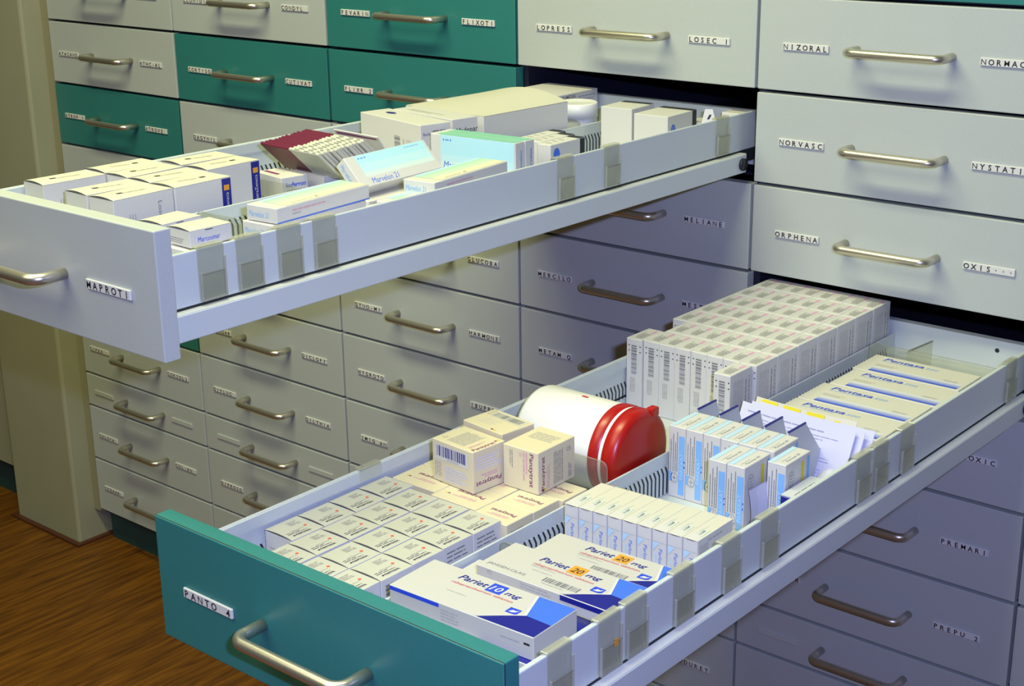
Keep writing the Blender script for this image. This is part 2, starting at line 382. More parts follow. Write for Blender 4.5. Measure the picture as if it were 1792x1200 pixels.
# open drawers -----------------------------------------------------
def open_drawer(c, ext, T, Hp, m, back, label, plates):
    cx = (c+0.5)*W; zb = T-Hp
    r = empty('pharmacy_drawer', (cx, -ext, zb)); tag(r, label, 'drawer')
    hw = W/2-GAPX
    fp = front_panel(r, 2*hw, Hp, m)
    add_handle(r, 0, 0, Hp/2-0.001)
    for xo, t in plates: add_plate(r, xo-W/2, 0, Hp/2-0.004, t)
    L = ext+back; y0 = TH+0.0005
    wx = W/2-0.018                      # outer wall distance
    zt = Hp-0.030; zl = Hp-0.081; rb_ = back+0.005
    for sgn in (-1, 1):
        b = MB()
        xa, xb = sorted((sgn*wx, sgn*(wx-0.0035)))
        b.box(xa, xb, y0, L, zl, zt, 'wall_metal', bev=0.0013, seg=2)
        xi = sgn*(wx-0.0035); xa, xb = sorted((xi, xi-sgn*0.0022))
        b.box(xa, xb, y0, L, zt-0.013, zt-0.0012, 'wall_metal')
        xa, xb = sorted((sgn*wx, sgn*(wx-0.003)))
        b.box(xa, xb, y0, L, Hp-0.098, zl-0.0002, 'slot')
        # comb of slots on the inner face
        fr = (Vector((sgn*(wx-0.0035)-sgn*0.0003, 0, 0)), Y, Z)
        yy = y0+0.03
        while yy < L-0.02:
            zz = Hp-0.097
            b.pg(fr, [(yy, zz), (yy+0.0026, zz), (yy+0.0026, zz+0.026), (yy-0.0014, zz+0.035), (yy-0.0040, zz+0.035), (yy, zz+0.026)], 'slot'); yy += 0.0072
        b.build('side_wall', r)
        b = MB(); xa, xb = sorted((sgn*(wx-0.004), sgn*(wx+0.0108)))
        b.box(xa, xb, y0, L-rb_, Hp-0.109, Hp-0.0835, 'wall_metal', bev=0.001); b.box(xa+0.001, xb-0.001, y0, L-rb_, Hp-0.0836, Hp-0.0831, 'ledge'); b.build('runner', r)  # thin pale strip paints the top light onto the runner
        b = MB(); b.lathe([(0.0, 0), (0.0085, 0), (0.0085, 0.004), (0.0, 0.004)], 'roller', 20, 'X', (sgn*(wx+0.0106) if sgn > 0 else -(wx+0.0106)-0.004, L-back-0.016, Hp-0.0965)); b.build('roller', r)
    b = MB(); b.box(-wx+0.003, wx-0.003, y0, L, Hp-0.1005, Hp-0.0985, 'wall_metal'); b.build('tray_floor', r)
    b = MB(); b.box(-wx, wx, L, L+0.014, Hp-0.108, Hp-0.033, 'wall_metal', bev=0.001)
    b.pg((Vector((0, L-0.0003, 0)), X, Z), [(wx-0.05+0.003*math.cos(t*PI/6), Hp-0.046+0.003*math.sin(t*PI/6)) for t in range(12)], 'slot')
    b.build('back_wall', r)
    b = MB(); b.box(-0.0012, 0.0012, y0, L, Hp-0.098, Hp-0.0505, 'wall_metal', bev=0.0005)
    for sgn in (-1, 1):
        b.box(*sorted((sgn*0.0012, sgn*0.0022)), y0, L, Hp-0.098, Hp-0.066, 'wall_metal')
        fr = (Vector((sgn*0.0025, 0, 0)), Y, Z); yy = y0+0.03
        while yy < L-0.02:
            zz = Hp-0.097
            b.pg(fr, [(yy, zz), (yy+0.0026, zz), (yy+0.0026, zz+0.024), (yy-0.0014, zz+0.032), (yy-0.0040, zz+0.032), (yy, zz+0.024)], 'slot'); yy += 0.0072
    b.build('centre_divider', r)
    return r
T1, T2, HP = 1.1664, 0.9105, 0.1210
D1 = open_drawer(3, 0.9874, T1, HP, 'white_front', 0.040, 'grey-white drawer pulled right out, upper of the two open drawers', [(0.3105, 'MAPROTI')])
D2 = open_drawer(4, 1.0174, T2, HP, 'green_front', 0.030, 'sea-green fronted drawer pulled right out, lower of the two open drawers', [(0.0395, 'PANTO 4')])
F1 = T1-0.0985+0.0003; F2 = T2-0.0985+0.0003       # tray floors

# clear plastic label clips
def clip_mb():
    m = MB(); w_ = 0.031; hh = 0.049; t = 0.0014
    # local: x outward from wall outer face, y along wall, z from wall top (0) down
    m.box(0.0003, t, 0, w_, -hh, 0.0006, 'clear_clip', bev=0.0004)
    m.box(-0.0068, t, 0, w_, 0.0006, 0.0024, 'clear_rim', bev=0.0006)          # hook over the wall
    m.box(-0.0068, -0.0054, 0, w_, -0.012, 0.0006, 'clear_clip', bev=0.0004)
    m.box(t, t+0.003, 0.0010, 0.0026, -hh, -0.022, 'clear_rim', bev=0.0005)
    m.box(t, t+0.003, w_-0.0026, w_-0.0005, -hh, -0.010, 'clear_rim', bev=0.0005)
    m.box(t, t+0.003, 0.0010, w_-0.0005, -hh, -hh+0.0022, 'clear_rim', bev=0.0005)
    m.box(t+0.0018, t+0.003, 0.0028, w_-0.0028, -hh+0.0024, -0.023, 'clear_clip', bev=0.0004)
    m.box(t+0.0018, t+0.0034, 0.0028, w_-0.0028, -0.0238, -0.0230, 'clear_edge')
    return m
CL = clip_mb().build('label_clip'); CL.location = (0, 0, -5)
first = [True]
def clip(x, y, z, label, flip=False):
    if first[0]: o = CL; first[0] = False
    else: o = CL.copy(); COL.objects.link(o)
    o.location = (x, y, z)
    if flip: o.rotation_euler = (0, 0, PI); o.location = (x, y+0.031, z)
    tag(o, label, 'label holder', 'clear label clips on the drawer walls'); return o
xw1 = 1.68-0.018; xw2 = 2.10-0.018
where1 = ['nearest the grey drawer front', 'second from the grey drawer front', 'third from the grey drawer front', 'fourth from the grey drawer front', 'first of the middle pair', 'second of the middle pair', 'nearest the cabinet']
for y, wn in zip((-.9320, -.8870, -.8370, -.7910, -.4075, -.3165, -.068), where1):
    clip(xw1, y, T1-0.030, 'empty clear label clip on upper drawer, %s' % wn)
where2 = ['nearest the green front', 'second from the green front', 'third from the green front', 'fourth from the green front', 'fifth from the green front', 'sixth from the green front', 'seventh, first of a close trio', 'eighth, middle of a close trio', 'ninth, last of a close trio', 'nearest the cabinet']
for y, wn in zip((-.9485, -.8830, -.8460, -.7755, -.6980, -.6310, -.4440, -.4050, -.3440, -.0640), where2):
    o = clip(xw2, y, T2-0.030, 'empty clear label clip on lower drawer, %s' % wn)
    if wn.startswith('second'):
        b = MB(); b.box(0.0046, 0.0050, 0.0175, 0.0225, -0.027, -0.020, 'orange', bev=0.0001); st = b.build('sticker', o); st['label'] = 'small orange dot'
        o['label'] = 'clear label clip with an orange dot on lower drawer, second from the green front'
clip(1.68+0.018, -.7825, T2-0.030, 'clear label clip hooked over the far left wall of the lower drawer', flip=True)
CL.data.name = 'label_clip'

# clear cross dividers
def clear_div(x0, x1, y, z0, z1, label, t=0.0016):
    m = MB(); r = 0.008
    prof = [(x0, z0), (x1, z0)]
    for i in range(5):
        a = PI/2*i/4; prof.append((x1-r+r*math.cos(a), z1-r+r*math.sin(a)))
    for i in range(5):
        a = PI/2+PI/2*i/4; prof.append((x0+r+r*math.cos(a), z1-r+r*math.sin(a)))
    c = Vector(((x0+x1)/2, y, z0))
    m.poly([Vector((p[0], y-t/2, p[1]))-c for p in prof], 'clear'); m.poly([Vector((p[0], y+t/2, p[1]))-c for p in reversed(prof)], 'clear')
    n = len(prof)
    for i in range(n):
        p, q = prof[i], prof[(i+1) % n]
        m.poly([Vector((p[0], y-t/2, p[1]))-c, Vector((q[0], y-t/2, q[1]))-c, Vector((q[0], y+t/2, q[1]))-c, Vector((p[0], y+t/2, p[1]))-c], 'clear_edge')
    o = m.build('clear_divider'); o.location = c
    tag(o, label, 'divider', 'clear plastic cross dividers in the open drawers'); return o

# ------------------------------------------------------------------ cartons
def frames(w_, d_, h_, e=0.00022):
    return {'top': (Vector((-w_/2, -d_/2, h_+e)), X, Y), 'front': (Vector((-w_/2, -d_/2-e, 0)), X, Z), 'right': (Vector((w_/2+e, -d_/2, 0)), Y, Z)}
def along(fr, rot, ext_u, ext_v):
    """re-frame a face so that text runs along another of its sides: rot 90 reads up the v axis, 180 upside down, -90 down the v axis"""
    o, ux, uy = fr
    if rot == 90: return (o+ux*ext_u, uy, -ux)
    if rot == 180: return (o+ux*ext_u+uy*ext_v, -ux, -uy)
    if rot == -90: return (o+uy*ext_v, -uy, ux)
    return fr
def carton(name, w_, d_, h_, m='card', topm=None, prints=None, arch=0.0, bev=0.0006):
    b = MB(); b.box(-w_/2, w_/2, -d_/2, d_/2, 0, h_, m, bev=bev)
    fr = frames(w_, d_, h_)
    def zoff(u, v): return arch*(1-(2*u-1)**2)*(1-v)**2
    if prints: prints(b, fr)
    o = b.build(name)
    if arch:
        t = MB()
        n = 10
        t.grid(lambda u, v: (-w_/2+w_*u, -d_/2+d_*v, h_+0.0003+zoff(u, v)), n, 5, topm or m)
        pts = [(-w_/2+w_*i/n, -d_/2-0.0002, h_+0.0003+zoff(i/n, 0)) for i in range(n+1)]
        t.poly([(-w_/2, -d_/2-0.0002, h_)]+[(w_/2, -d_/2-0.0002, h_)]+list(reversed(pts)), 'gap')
        if prints:
            pb = MB(); prints(pb, {'flap': (Vector((-w_/2, -d_/2, h_)), X, Y)})
            base = len(t.v)
            for v in pb.v:
                u_, v_ = (v[0]+w_/2)/w_, (v[1]+d_/2)/d_
                t.v.append((v[0], v[1], h_+0.0006+zoff(min(1, max(0, u_)), min(1, max(0, v_)))))
            for f, mi_, sm_ in zip(pb.f, pb.m, pb.smooth):
                t.f.append(tuple(base+i for i in f)); t.m.append(t.mi(pb.mats[mi_])); t.smooth.append(sm_)
        t.build('tuck_flap', o)
    return o
def put(o, x0, y0, z, w_, d_, rot=0.0, label=None, cat='box', group=None):
    """place by its front-left corner"""
    c = Vector((x0, y0, z)) + Matrix.Rotation(rot, 3, 'Z') @ Vector((w_/2, d_/2, 0))
    o.location = c; o.rotation_euler = (0, 0, rot)
    if label: tag(o, label, cat, group)
    return o
def putd(src, used, x0, y0, z, w_, d_, rot, label, cat='box', group=None):
    o = src if not used[0] else dup(src)
    used[0] = True
    return put(o, x0, y0, z, w_, d_, rot, label, cat, group)

# ---- lower drawer: red-dot cartons
rw, rd_, rh = 0.0392, 0.0402, 0.0510
def p_dot(b, fr):
    if 'flap' in fr:
        f = along(fr['flap'], 90, rw, rd_)    # text reads along +y; u: along y, v: from right edge to left
        b.rect(f, 0.0070, 0.0050, 0.0095, 0.0066, 'ink')
        b.text(f, 0.0105, 0.0048, 'PANTOZOL', 0.0024, 'ink', w=0.0185, bold=0.03)
        b.lines(f, 0.004, 0.0095, 0.028, 0.0145, 2, 'ink', 0.22)
        b.lines(f, 0.012, 0.0145, 0.031, 0.0165, 1, 'ink_light', 0.3)
        cx_, cz_ = 0.0315, 0.0170
        b.pg(f, [(cx_+0.0017*math.cos(t*PI/5), cz_+0.0017*math.sin(t*PI/5)) for t in range(10)], 'red_dot')
        b.lines(f, 0.020, 0.025, 0.034, 0.034, 4, 'ink_grey', 0.22)
        return
    b.lines(fr['right'], 0.005, 0.014, 0.035, 0.048, 8, 'ink_grey', 0.32, 0.2)
    b.lines(fr['front'], 0.006, 0.010, 0.033, 0.040, 5, 'ink_light', 0.2, 0.5)
M['red_dot'] = mat('orange_red_dot', (0.80, 0.12, 0.04), 0.5)
src = carton('medicine_carton', rw, rd_, rh, 'card', 'card_grey', p_dot, arch=0.0015); used = [False]
for ci in range(4):
    n = 4 if ci == 0 else 5
    ys = -.911 if ci == 0 else -.958
    for ri in range(n):
        x = 1.7060+ci*0.0411+0.0008*random.uniform(-1, 1); y = ys+ri*(0.0414 if ci == 0 else 0.0409)
        row = ri+1 if ci == 0 else ri
        rn = ['row touching the green front', 'first full row', 'second full row', 'third full row', 'last row'][row]
        putd(src, used, x, y, F2, rw, rd_, random.uniform(-.012, .012), 'small red-dot carton, %s file from left wall, %s' % (ORD[ci], rn), 'medicine box', 'white red-dot cartons in the lower drawer')

# ---- lower drawer: cream capsule cartons
pw_, pd_, ph_ = 0.0605, 0.0455, 0.0452
def capsule(b, f, u, v, s=1.0):
    b.rect(f, u, v, u+0.0035*s, v+0.0022*s, 'plum'); b.rect(f, u+0.0035*s, v, u+0.0075*s, v+0.0022*s, 'yellow')
def p_panz_a(b, fr):
    t = fr['top']
    f = along(t, 90, pw_, pd_)
    g = along(t, 180, pw_, pd_)
    b.text(f, 0.004, 0.0025, 'Panzytrat', 0.0048, 'plum', w=0.030, bold=0.01)
    capsule(b, f, 0.036, 0.005, 0.9)
    b.lines(f, 0.006, 0.0105, 0.030, 0.0145, 2, 'pink_ink', 0.45)
    b.lines(f, 0.006, 0.020, 0.038, 0.046, 11, 'ink_light', 0.42, 0.1)
    b.pg(f, [(0.012+0.003*math.cos(k*PI/6), 0.053+0.003*math.sin(k*PI/6)) for k in range(12)], 'ink_light')
    b.pg((f[0]+Z*0.0001, f[1], f[2]), [(0.012+0.0024*math.cos(k*PI/6), 0.053+0.0024*math.sin(k*PI/6)) for k in range(12)], 'cream')
    fr_ = fr['front']
    b.rect(fr_, 0.005, 0.025, 0.053, 0.041, 'card'); b.barcode((fr_[0]-Y*0.0001, X, Z), 0.007, 0.0285, 0.050, 0.040, 'blue_dark', 3, 30)
    b.lines((fr_[0]-Y*0.0001, X, Z), 0.022, 0.0262, 0.045, 0.0276, 1, 'ink_light', 0.7)
    for k in range(4): b.lines(along(fr_, -90, pw_, ph_), 0.023, 0.004+k*0.0026, 0.040, 0.0066+k*0.0026, 1, 'ink_light', 0.4, 0.1)
    for k in range(6): b.lines(fr_, 0.018, 0.004+k*0.0028, 0.055, 0.0068+k*0.0028, 1, 'paper', 0.5)
    r = fr['right']; f2 = along(r, 180, pd_, ph_)
    b.text(f2, 0.006, 0.034, 'Panzytrat', 0.005, 'plum', w=0.036, bold=0.01, shear=0.1)
    b.lines(f2, 0.012, 0.027, 0.036, 0.032, 2, 'pink_ink', 0.45)
    b.lines(r, 0.004, 0.024, 0.042, 0.040, 5, 'paper', 0.4)
def p_panz_b(b, fr):   # standing the other way (w 0.045, d 0.060)
    w_, d_ = pd_, pw_
    t = fr['top']; b.lines(t, 0.008, 0.030, 0.040, 0.048, 6, 'ink_light', 0.4, 0.1)
    f = along(fr['front'], -90, w_, ph_)
    b.text(f, 0.003, 0.0345, 'Panzytrat', 0.0052, 'plum', w=0.036, bold=0.01)
    b.lines(f, 0.003, 0.026, 0.036, 0.033, 2, 'pink_ink', 0.5)
    b.text(f, 0.004, 0.021, '20', 0.0036, 'pink_ink')
    b.lines(f, 0.004, 0.009, 0.026, 0.014, 2, 'ink_grey', 0.3)
    r = along(fr['right'], 90, d_, ph_)
    q = fr['right']
    g = (q[0]+q[1]*0.010, Z, -Y)
    b.text(g, 0.003, 0.0, 'Panzytrat', 0.0052, 'plum', w=0.036, bold=0.01)
    g = (q[0]+q[1]*0.018, Z, -Y); b.lines(g, 0.003, 0.0, 0.035, 0.0045, 2, 'pink_ink', 0.45)
    g = (q[0]+q[1]*0.040, Z, -Y); b.lines(g, 0.004, 0.0, 0.040, 0.016, 7, 'ink_grey', 0.35, 0.08)
    b.text(q, 0.046, 0.033, 'CII', 0.0045, 'ink_grey')
    g = (q[0]+q[1]*0.054, Z, -Y); b.lines(g, 0.004, 0.0, 0.020, 0.006, 2, 'ink_grey', 0.35)
    capsule(b, q, 0.006, 0.0015, 1.0)
def p_panz_c(b, fr):
    t = fr['top']; b.rect(t, 0.010, 0.028, 0.056, 0.042, 'card_warm')
    b.barcode((t[0]+Z*0.0001, X, Y), 0.012, 0.030, 0.054, 0.040, 'ink_grey', 5, 24)
    b.lines(t, 0.004, 0.030, 0.009, 0.044, 6, 'ink_light', 0.4); capsule(b, t, 0.040, 0.002, 1.0)
    b.lines(t, 0.012, 0.010, 0.040, 0.026, 4, 'card_warm', 0.4)
def p_panz_flat(b, fr):
    t = fr['top']; f = along(t, 180, pw_, pd_)
    b.text(f, 0.010, 0.018, 'Panzytrat', 0.0052, 'plum', w=0.036, bold=0.01, shear=0.15)
    b.lines(f, 0.014, 0.028, 0.046, 0.033, 2, 'pink_ink', 0.5); capsule(b, f, 0.047, 0.030, 0.8)
    r = fr['right']; b.text(r, 0.010, 0.028, 'Panzytrat', 0.004, 'ink_grey', w=0.02); b.lines(r, 0.004, 0.036, 0.040, 0.042, 2, 'ink_light', 0.4)
def p_panz_small(b, fr):
    w_, d_ = 0.0465, 0.0392
    t = fr['top']; f = along(t, 180, w_, d_)
    b.text(f, 0.006, 0.016, 'Panzytrat', 0.0050, 'plum', w=0.032, bold=0.01, shear=0.12)
    b.lines(f, 0.010, 0.024, 0.036, 0.029, 2, 'pink_ink', 0.5)
    r = fr['right']; b.rect(r, 0.004, 0.020, 0.036, 0.028, 'card_warm'); b.barcode((r[0]+X*0.0001, Y, Z), 0.006, 0.033, 0.026, 0.040, 'ink_grey', 7, 14)
hl = 0.0485
G = 'cream capsule cartons in the lower drawer'
s_ = carton('medicine_carton', 0.0465, 0.0392, hl, 'cream', None, p_panz_small); u_ = [False]
putd(s_, u_, 1.8305, -.7555, F2, .0465, .0392, 0.0, 'cream carton lying low beside the centre divider, next to the red-dot cartons', 'medicine box', G)
putd(s_, u_, 1.8315, -.7160, F2, .0465, .0392, 0.0, 'cream carton lying low beside the centre divider, under the standing right one', 'medicine box', G)
putd(s_, u_, 1.8370, -.6765, F2, .0465, .0392, 0.0, 'cream carton lying low beside the centre divider, behind the other two', 'medicine box', G)
s_ = carton('medicine_carton', pw_, pd_, hl, 'cream', None, p_panz_flat); u_ = [False]
putd(s_, u_, 1.7690, -.7470, F2, pw_, pd_, 0.0, 'cream carton lying low in front of the barcoded cream carton', 'medicine box', G)
putd(s_, u_, 1.7075, -.7400, F2, pw_, pd_, 0.0, 'cream carton lying low at the left wall, partly under the barcoded cream carton', 'medicine box', G)
putd(s_, u_, 1.7690, -.7005, F2, pw_, pd_, 0.0, 'cream carton lying low beneath the stacked cream cartons', 'medicine box', G)
putd(s_, u_, 1.7075, -.6935, F2, pw_, pd_, 0.0, 'cream carton lying low at the left wall beneath the rearmost cream carton', 'medicine box', G)
ztop = F2+hl+0.0006
o = carton('medicine_carton', pw_, pd_, ph_, 'cream', None, p_panz_a); put(o, 1.7440, -.7165, ztop, pw_, pd_, -0.081, 'cream carton with blue barcode facing out, standing on the low cream cartons', 'medicine box', G)
o = carton('medicine_carton', pd_, pw_, ph_, 'cream', None, p_panz_b); put(o, 1.8110, -.6830, ztop, pd_, pw_, 0.015, 'cream carton standing right of the barcoded one, plum name reading downwards', 'medicine box', G)
o = carton('medicine_carton', pw_, pd_, ph_+0.004, 'cream', None, p_panz_c); put(o, 1.7420, -.6660, ztop, pw_-0.001, pd_, -0.118, 'cream carton behind the others with a barcode on its lid', 'medicine box', G)

# ---- lower drawer: white jar with red lid, on its side
jr = empty('medicine_jar', (1.812, -.538, F2+0.0010)); tag(jr, 'big white plastic jar with a red screw lid, lying on its side', 'jar')
R_ = 0.0500
def jx(x): return x-1.812
b = MB(); b.lathe([(0.0, jx(1.742)), (R_-0.006, jx(1.742)), (R_-0.002, jx(1.7435)), (R_-0.0005, jx(1.748)), (R_-0.0005, jx(1.846))], 'jar', 64, 'X', (0, 0, R_))
b.rect((Vector((-0.012, -0.0006, 2*R_+0.0003)), X, Y), 0, 0, 0.008, 0.003, 'red_ink')
b.build('body', jr)
b = MB(); prof = [(R_-0.004, jx(1.845)), (R_+0.0002, jx(1.8455)), (R_+0.0008, jx(1.848)), (R_+0.0008, jx(1.8578)), (R_-0.0008, jx(1.8586)), (R_-0.0008, jx(1.8626)), (R_+0.0006, jx(1.8634)), (R_+0.0006, jx(1.874)), (R_-0.0015, jx(1.879)), (R_-0.007, jx(1.8818)), (0.0, jx(1.8818))]
ms = ['red']*4+['jar']+['red']*5
b.lathe(prof, 'red', 64, 'X', (0, 0, R_), ms)
b.build('lid', jr)
b = MB(); b.box(jx(1.872), jx(1.882), 0.018, 0.030, 2*R_-0.0125, 2*R_-0.0015, 'red', bev=0.002, seg=2); b.build('tear_tab', jr)

# ---- lower drawer: barcoded tall cartons
bw, bd, bh = 0.0226, 0.0474, 0.0945
def p_bar(b, fr):
    f = along(fr['front'], -90, bw, bh)     # reads downwards
    b.barcode(f, 0.008, 0.0075, 0.046, 0.0155, 'ink_grey', 11, 26)
    b.rect(f, 0.008, 0.0030, 0.0093, 0.0048, 'ink'); b.rect(f, 0.015, 0.0030, 0.0163, 0.0048, 'ink')
    b.rect(f, 0.008, 0.0195, 0.0093, 0.0213, 'ink'); b.rect(f, 0.015, 0.0195, 0.0163, 0.0213, 'ink')
    b.lines(f, 0.050, 0.0060, 0.070, 0.0140, 4, 'ink_light', 0.45, 0.1)
    t = along(fr['top'], 90, bw, bd)
    b.rect(t, 0.030, 0.0045, 0.042, 0.0085, 'pink'); b.lines(t, 0.006, 0.0050, 0.029, 0.0150, 4, 'ink_grey', 0.42, 0.15)
    b.lines(t, 0.012, 0.0150, 0.034, 0.018, 1, 'ink_light', 0.5)
    r = fr['right']
    g = (r[0], Z, -Y)
    g = along(r, -90, bd, bh)
    b.lines(g, 0.010, 0.008, 0.085, 0.030, 6, 'ink_light', 0.20, 0.5)
    b.lines(g, 0.012, 0.034, 0.080, 0.037, 1, 'ink_grey', 0.45, 0.3)
    b.barcode((g[0]+X*0.00003, g[1], g[2]), 0.010, 0.0400, 0.075, 0.0435, 'ink_light', 4, 30)
src = carton('medicine_carton', bw, bd, bh, 'card', None, p_bar); used = [False]
GB = 'tall barcoded white cartons in the lower drawer'
rn = ['front row', 'second row', 'third row', 'fourth row', 'fifth row', 'sixth row', 'back row']
for ci in range(8):
    for ri in range(7):
        if ci == 0 and ri == 1: continue
        x = 1.7042+ci*0.0229; y = -.3190+ri*0.0482
        dz = 0.0
        if ci == 0 and ri == 0: y -= 0.004
        if ri == 6: y += 0.001
        nm = 'tall white barcoded carton, %s, %s from the left wall' % (rn[ri], ORD[ci])
        putd(src, used, x+random.uniform(-.0001, .0001), y+random.uniform(-.0003, .0001), F2, bw, bd, 0.0, nm, 'medicine box', GB)
o = dup(src); put(o, 1.8600, -.3685, F2, bw, bd, 0.012, 'single tall barcoded carton standing out in front of the barcoded block', 'medicine box', GB)

# ---- lower drawer right: blue-and-white flat boxes
fw_, fd_, fh_ = 0.1560, 0.0600, 0.0215
def blue_print(fd_, num, numm, top_bar=True):
    def p(b, fr):
        t = fr['top']; t = (t[0]+Z*0.0, t[1], t[2])
        b.text(t, 0.040, fd_-0.016, 'Pariet', 0.0085, 'blue_dark', w=0.031, shear=0.25, bold=0.012)
        b.rect(t, 0.0725, fd_-0.0195, 0.0885, fd_-0.0045, numm)
        b.text((t[0]+Z*0.0001, X, Y), 0.0745, fd_-0.0165, num, 0.0085, 'card' if numm != 'orange' else 'seam', w=0.012, shear=0.2, bold=0.01)
        b.text(t, 0.0910, fd_-0.016, 'mg', 0.0065, 'blue_dark', w=0.017, shear=0.25, bold=0.012)
        b.text(t, 0.040, fd_-0.0245, 'rabeprazolnatrium tabletten', 0.0034, 'red_ink', w=0.066, shear=0.1)
        # blue folded-corner panel and white arrow
        b.pg(t, [(0.118, fd_-0.0015), (0.1555, fd_-0.001), (0.1555, 0.024), (0.1285, 0.0255)], 'blue_mid')
        b.pg(t, [(0.1285, 0.0255), (0.1555, 0.024), (0.1555, 0.0006), (0.096, 0.0006)], 'blue_dark')
        b.pg((t[0]+Z*0.00008, X, Y), [(0.118, fd_-0.0015), (0.1295, 0.0255), (0.094, 0.0010), (0.092, 0.0010), (0.1265, 0.0255), (0.116, fd_-0.0015)], 'card')
        b.rect(t, 0.110, 0.021, 0.1215, 0.030, 'blue'); b.pg((t[0]+Z*0.0001, X, Y), [(0.112, 0.023), (0.115, 0.027), (0.118, 0.0262), (0.1205, 0.0285), (0.119, 0.0245), (0.1165, 0.0230)], 'card')
        b.lines(t, 0.046, 0.022, 0.070, 0.025, 1, 'ink_light', 0.3)
        f = fr['front']
        if top_bar:
            b.rect(f, 0.0005, fh_-0.0045, 0.056, fh_-0.0008, 'blue')
            b.lines(f, 0.058, 0.006, 0.082, 0.018, 4, 'ink_light', 0.35)
            b.lines(f, 0.122, 0.012, 0.142, 0.0145, 1, 'ink_light', 0.5); b.rect(f, 0.146, 0.0125, 0.152, 0.0145, 'ink')
        else:
            b.rect(f, 0.0940, fh_-0.0055, 0.1555, fh_-0.0004, 'blue_dark')
            b.lines(f, 0.050, 0.008, 0.090, 0.014, 2, 'ink_light', 0.35); b.text(f, 0.012, 0.010, 'V2', 0.004, 'ink_light')
    return p
def p_20(b, fr):
    blue_print(fd_, '20', 'orange', False)(b, fr); t = fr['top']
    b.barcode(t, 0.066, 0.010, 0.104, 0.018, 'ink_grey', 9, 26); b.text(t, 0.006, 0.008, 'JANSSEN-CILAG', 0.0040, 'ink_grey', w=0.042)
    b.lines(t, 0.040, 0.028, 0.070, 0.032, 2, 'ink_light', 0.3); b.lines(t, 0.068, 0.0065, 0.096, 0.009, 1, 'ink_light', 0.5)
s10 = carton('medicine_carton', fw_, fd_, fh_, 'card_satin', None, blue_print(fd_, '10', 'blue'))
GP = 'flat blue and white tablet cartons in the lower drawer'
put(s10, 1.8965, -.9345, F2+0.0432, fw_, fd_, 0.040, 'flat white and blue tablet carton nearest the green front, top of its pile', 'medicine box', GP)
put(dup(s10), 1.8950, -.9400, F2+0.0216, fw_, fd_, 0.03, 'flat white and blue tablet carton beneath the one nearest the green front', 'medicine box', GP)
put(dup(s10), 1.8945, -.9420, F2, fw_, fd_, 0.02, 'lowest flat white and blue tablet carton at the green front', 'medicine box', GP)
put(dup(s10), 1.8960, -.8745, F2+0.0200, fw_, 0.0600, 0.037, 'flat white and blue carton tucked just behind the front pile', 'medicine box', GP)
s20 = carton('medicine_carton', fw_, 0.0560, 0.0150, 'card', None, None)
bpy.data.objects.remove(s20)
fd_ = 0.0560; fh_ = 0.0150
s20 = carton('medicine_carton', fw_, fd_, fh_, 'card_satin', None, p_20)
put(s20, 1.9200, -.8480, T2-0.0556, fw_, fd_, 0.020, 'thin white and blue carton with orange number and barcode, between two clear dividers', 'medicine box', GP)
put(dup(s20), 1.9190, -.7790, F2+0.0260, fw_, fd_, 0.045, 'white and blue carton with orange number, in front of the slim upright row', 'medicine box', GP)
put(dup(s20), 1.9160, -.7800, F2+0.0100, fw_, fd_, 0.040, 'lower white and blue carton hidden under the orange numbered one', 'medicine box', GP)

# ---- slim upright cartons
qw, qd, qh = 0.0163, 0.0620, 0.0580
def p_parl(b, fr):
    if 'flap' in fr:
        t = along(fr['flap'], 90, qw, qd)
        b.text(t, 0.008, 0.006, 'Parlodel', 0.0032, 'kick', w=0.016, shear=0.1); b.lines(t, 0.010, 0.003, 0.034, 0.0055, 1, 'mint', 0.5); b.lines(t, 0.014, 0.0095, 0.036, 0.013, 2, 'mint', 0.3)
        return
    f = along(fr['front'], -90, qw, qh)
    b.rect(fr['front'], 0.0006, qh-0.0122, qw-0.0006, qh-0.0118, 'ink_light')
    b.pg(fr['front'], [(0.001, qh-0.0125), (0.009, qh-0.0125), (0.001, qh-0.022)], 'sky_pale')
    b.text(f, 0.0185, 0.0080, 'Parlodel', 0.0042, 'blue_mid', w=0.022, shear=0.1)
    b.lines(f, 0.024, 0.0035, 0.055, 0.0070, 2, 'sky_pale', 0.4)
    r = fr['right']; b.lines(along(r, -90, qd, qh), 0.006, 0.004, 0.040, 0.020, 5, 'ink_light', 0.4)
    b.lines(r, 0.018, qh-0.006, 0.050, qh-0.003, 1, 'ink_light', 0.5)
src = carton('medicine_carton', qw, qd, qh, 'card', 'card_warm', p_parl, arch=-0.0010); used = [False]
for i in range(9):
    putd(src, used, 1.9008+i*0.0166, -.6965+i*0.0011, F2+0.0, qw, qd, 0.02, 'slim upright pale-blue printed carton, %s of nine from centre divider' % ORD[i], 'medicine box', 'slim upright cartons in the lower drawer')

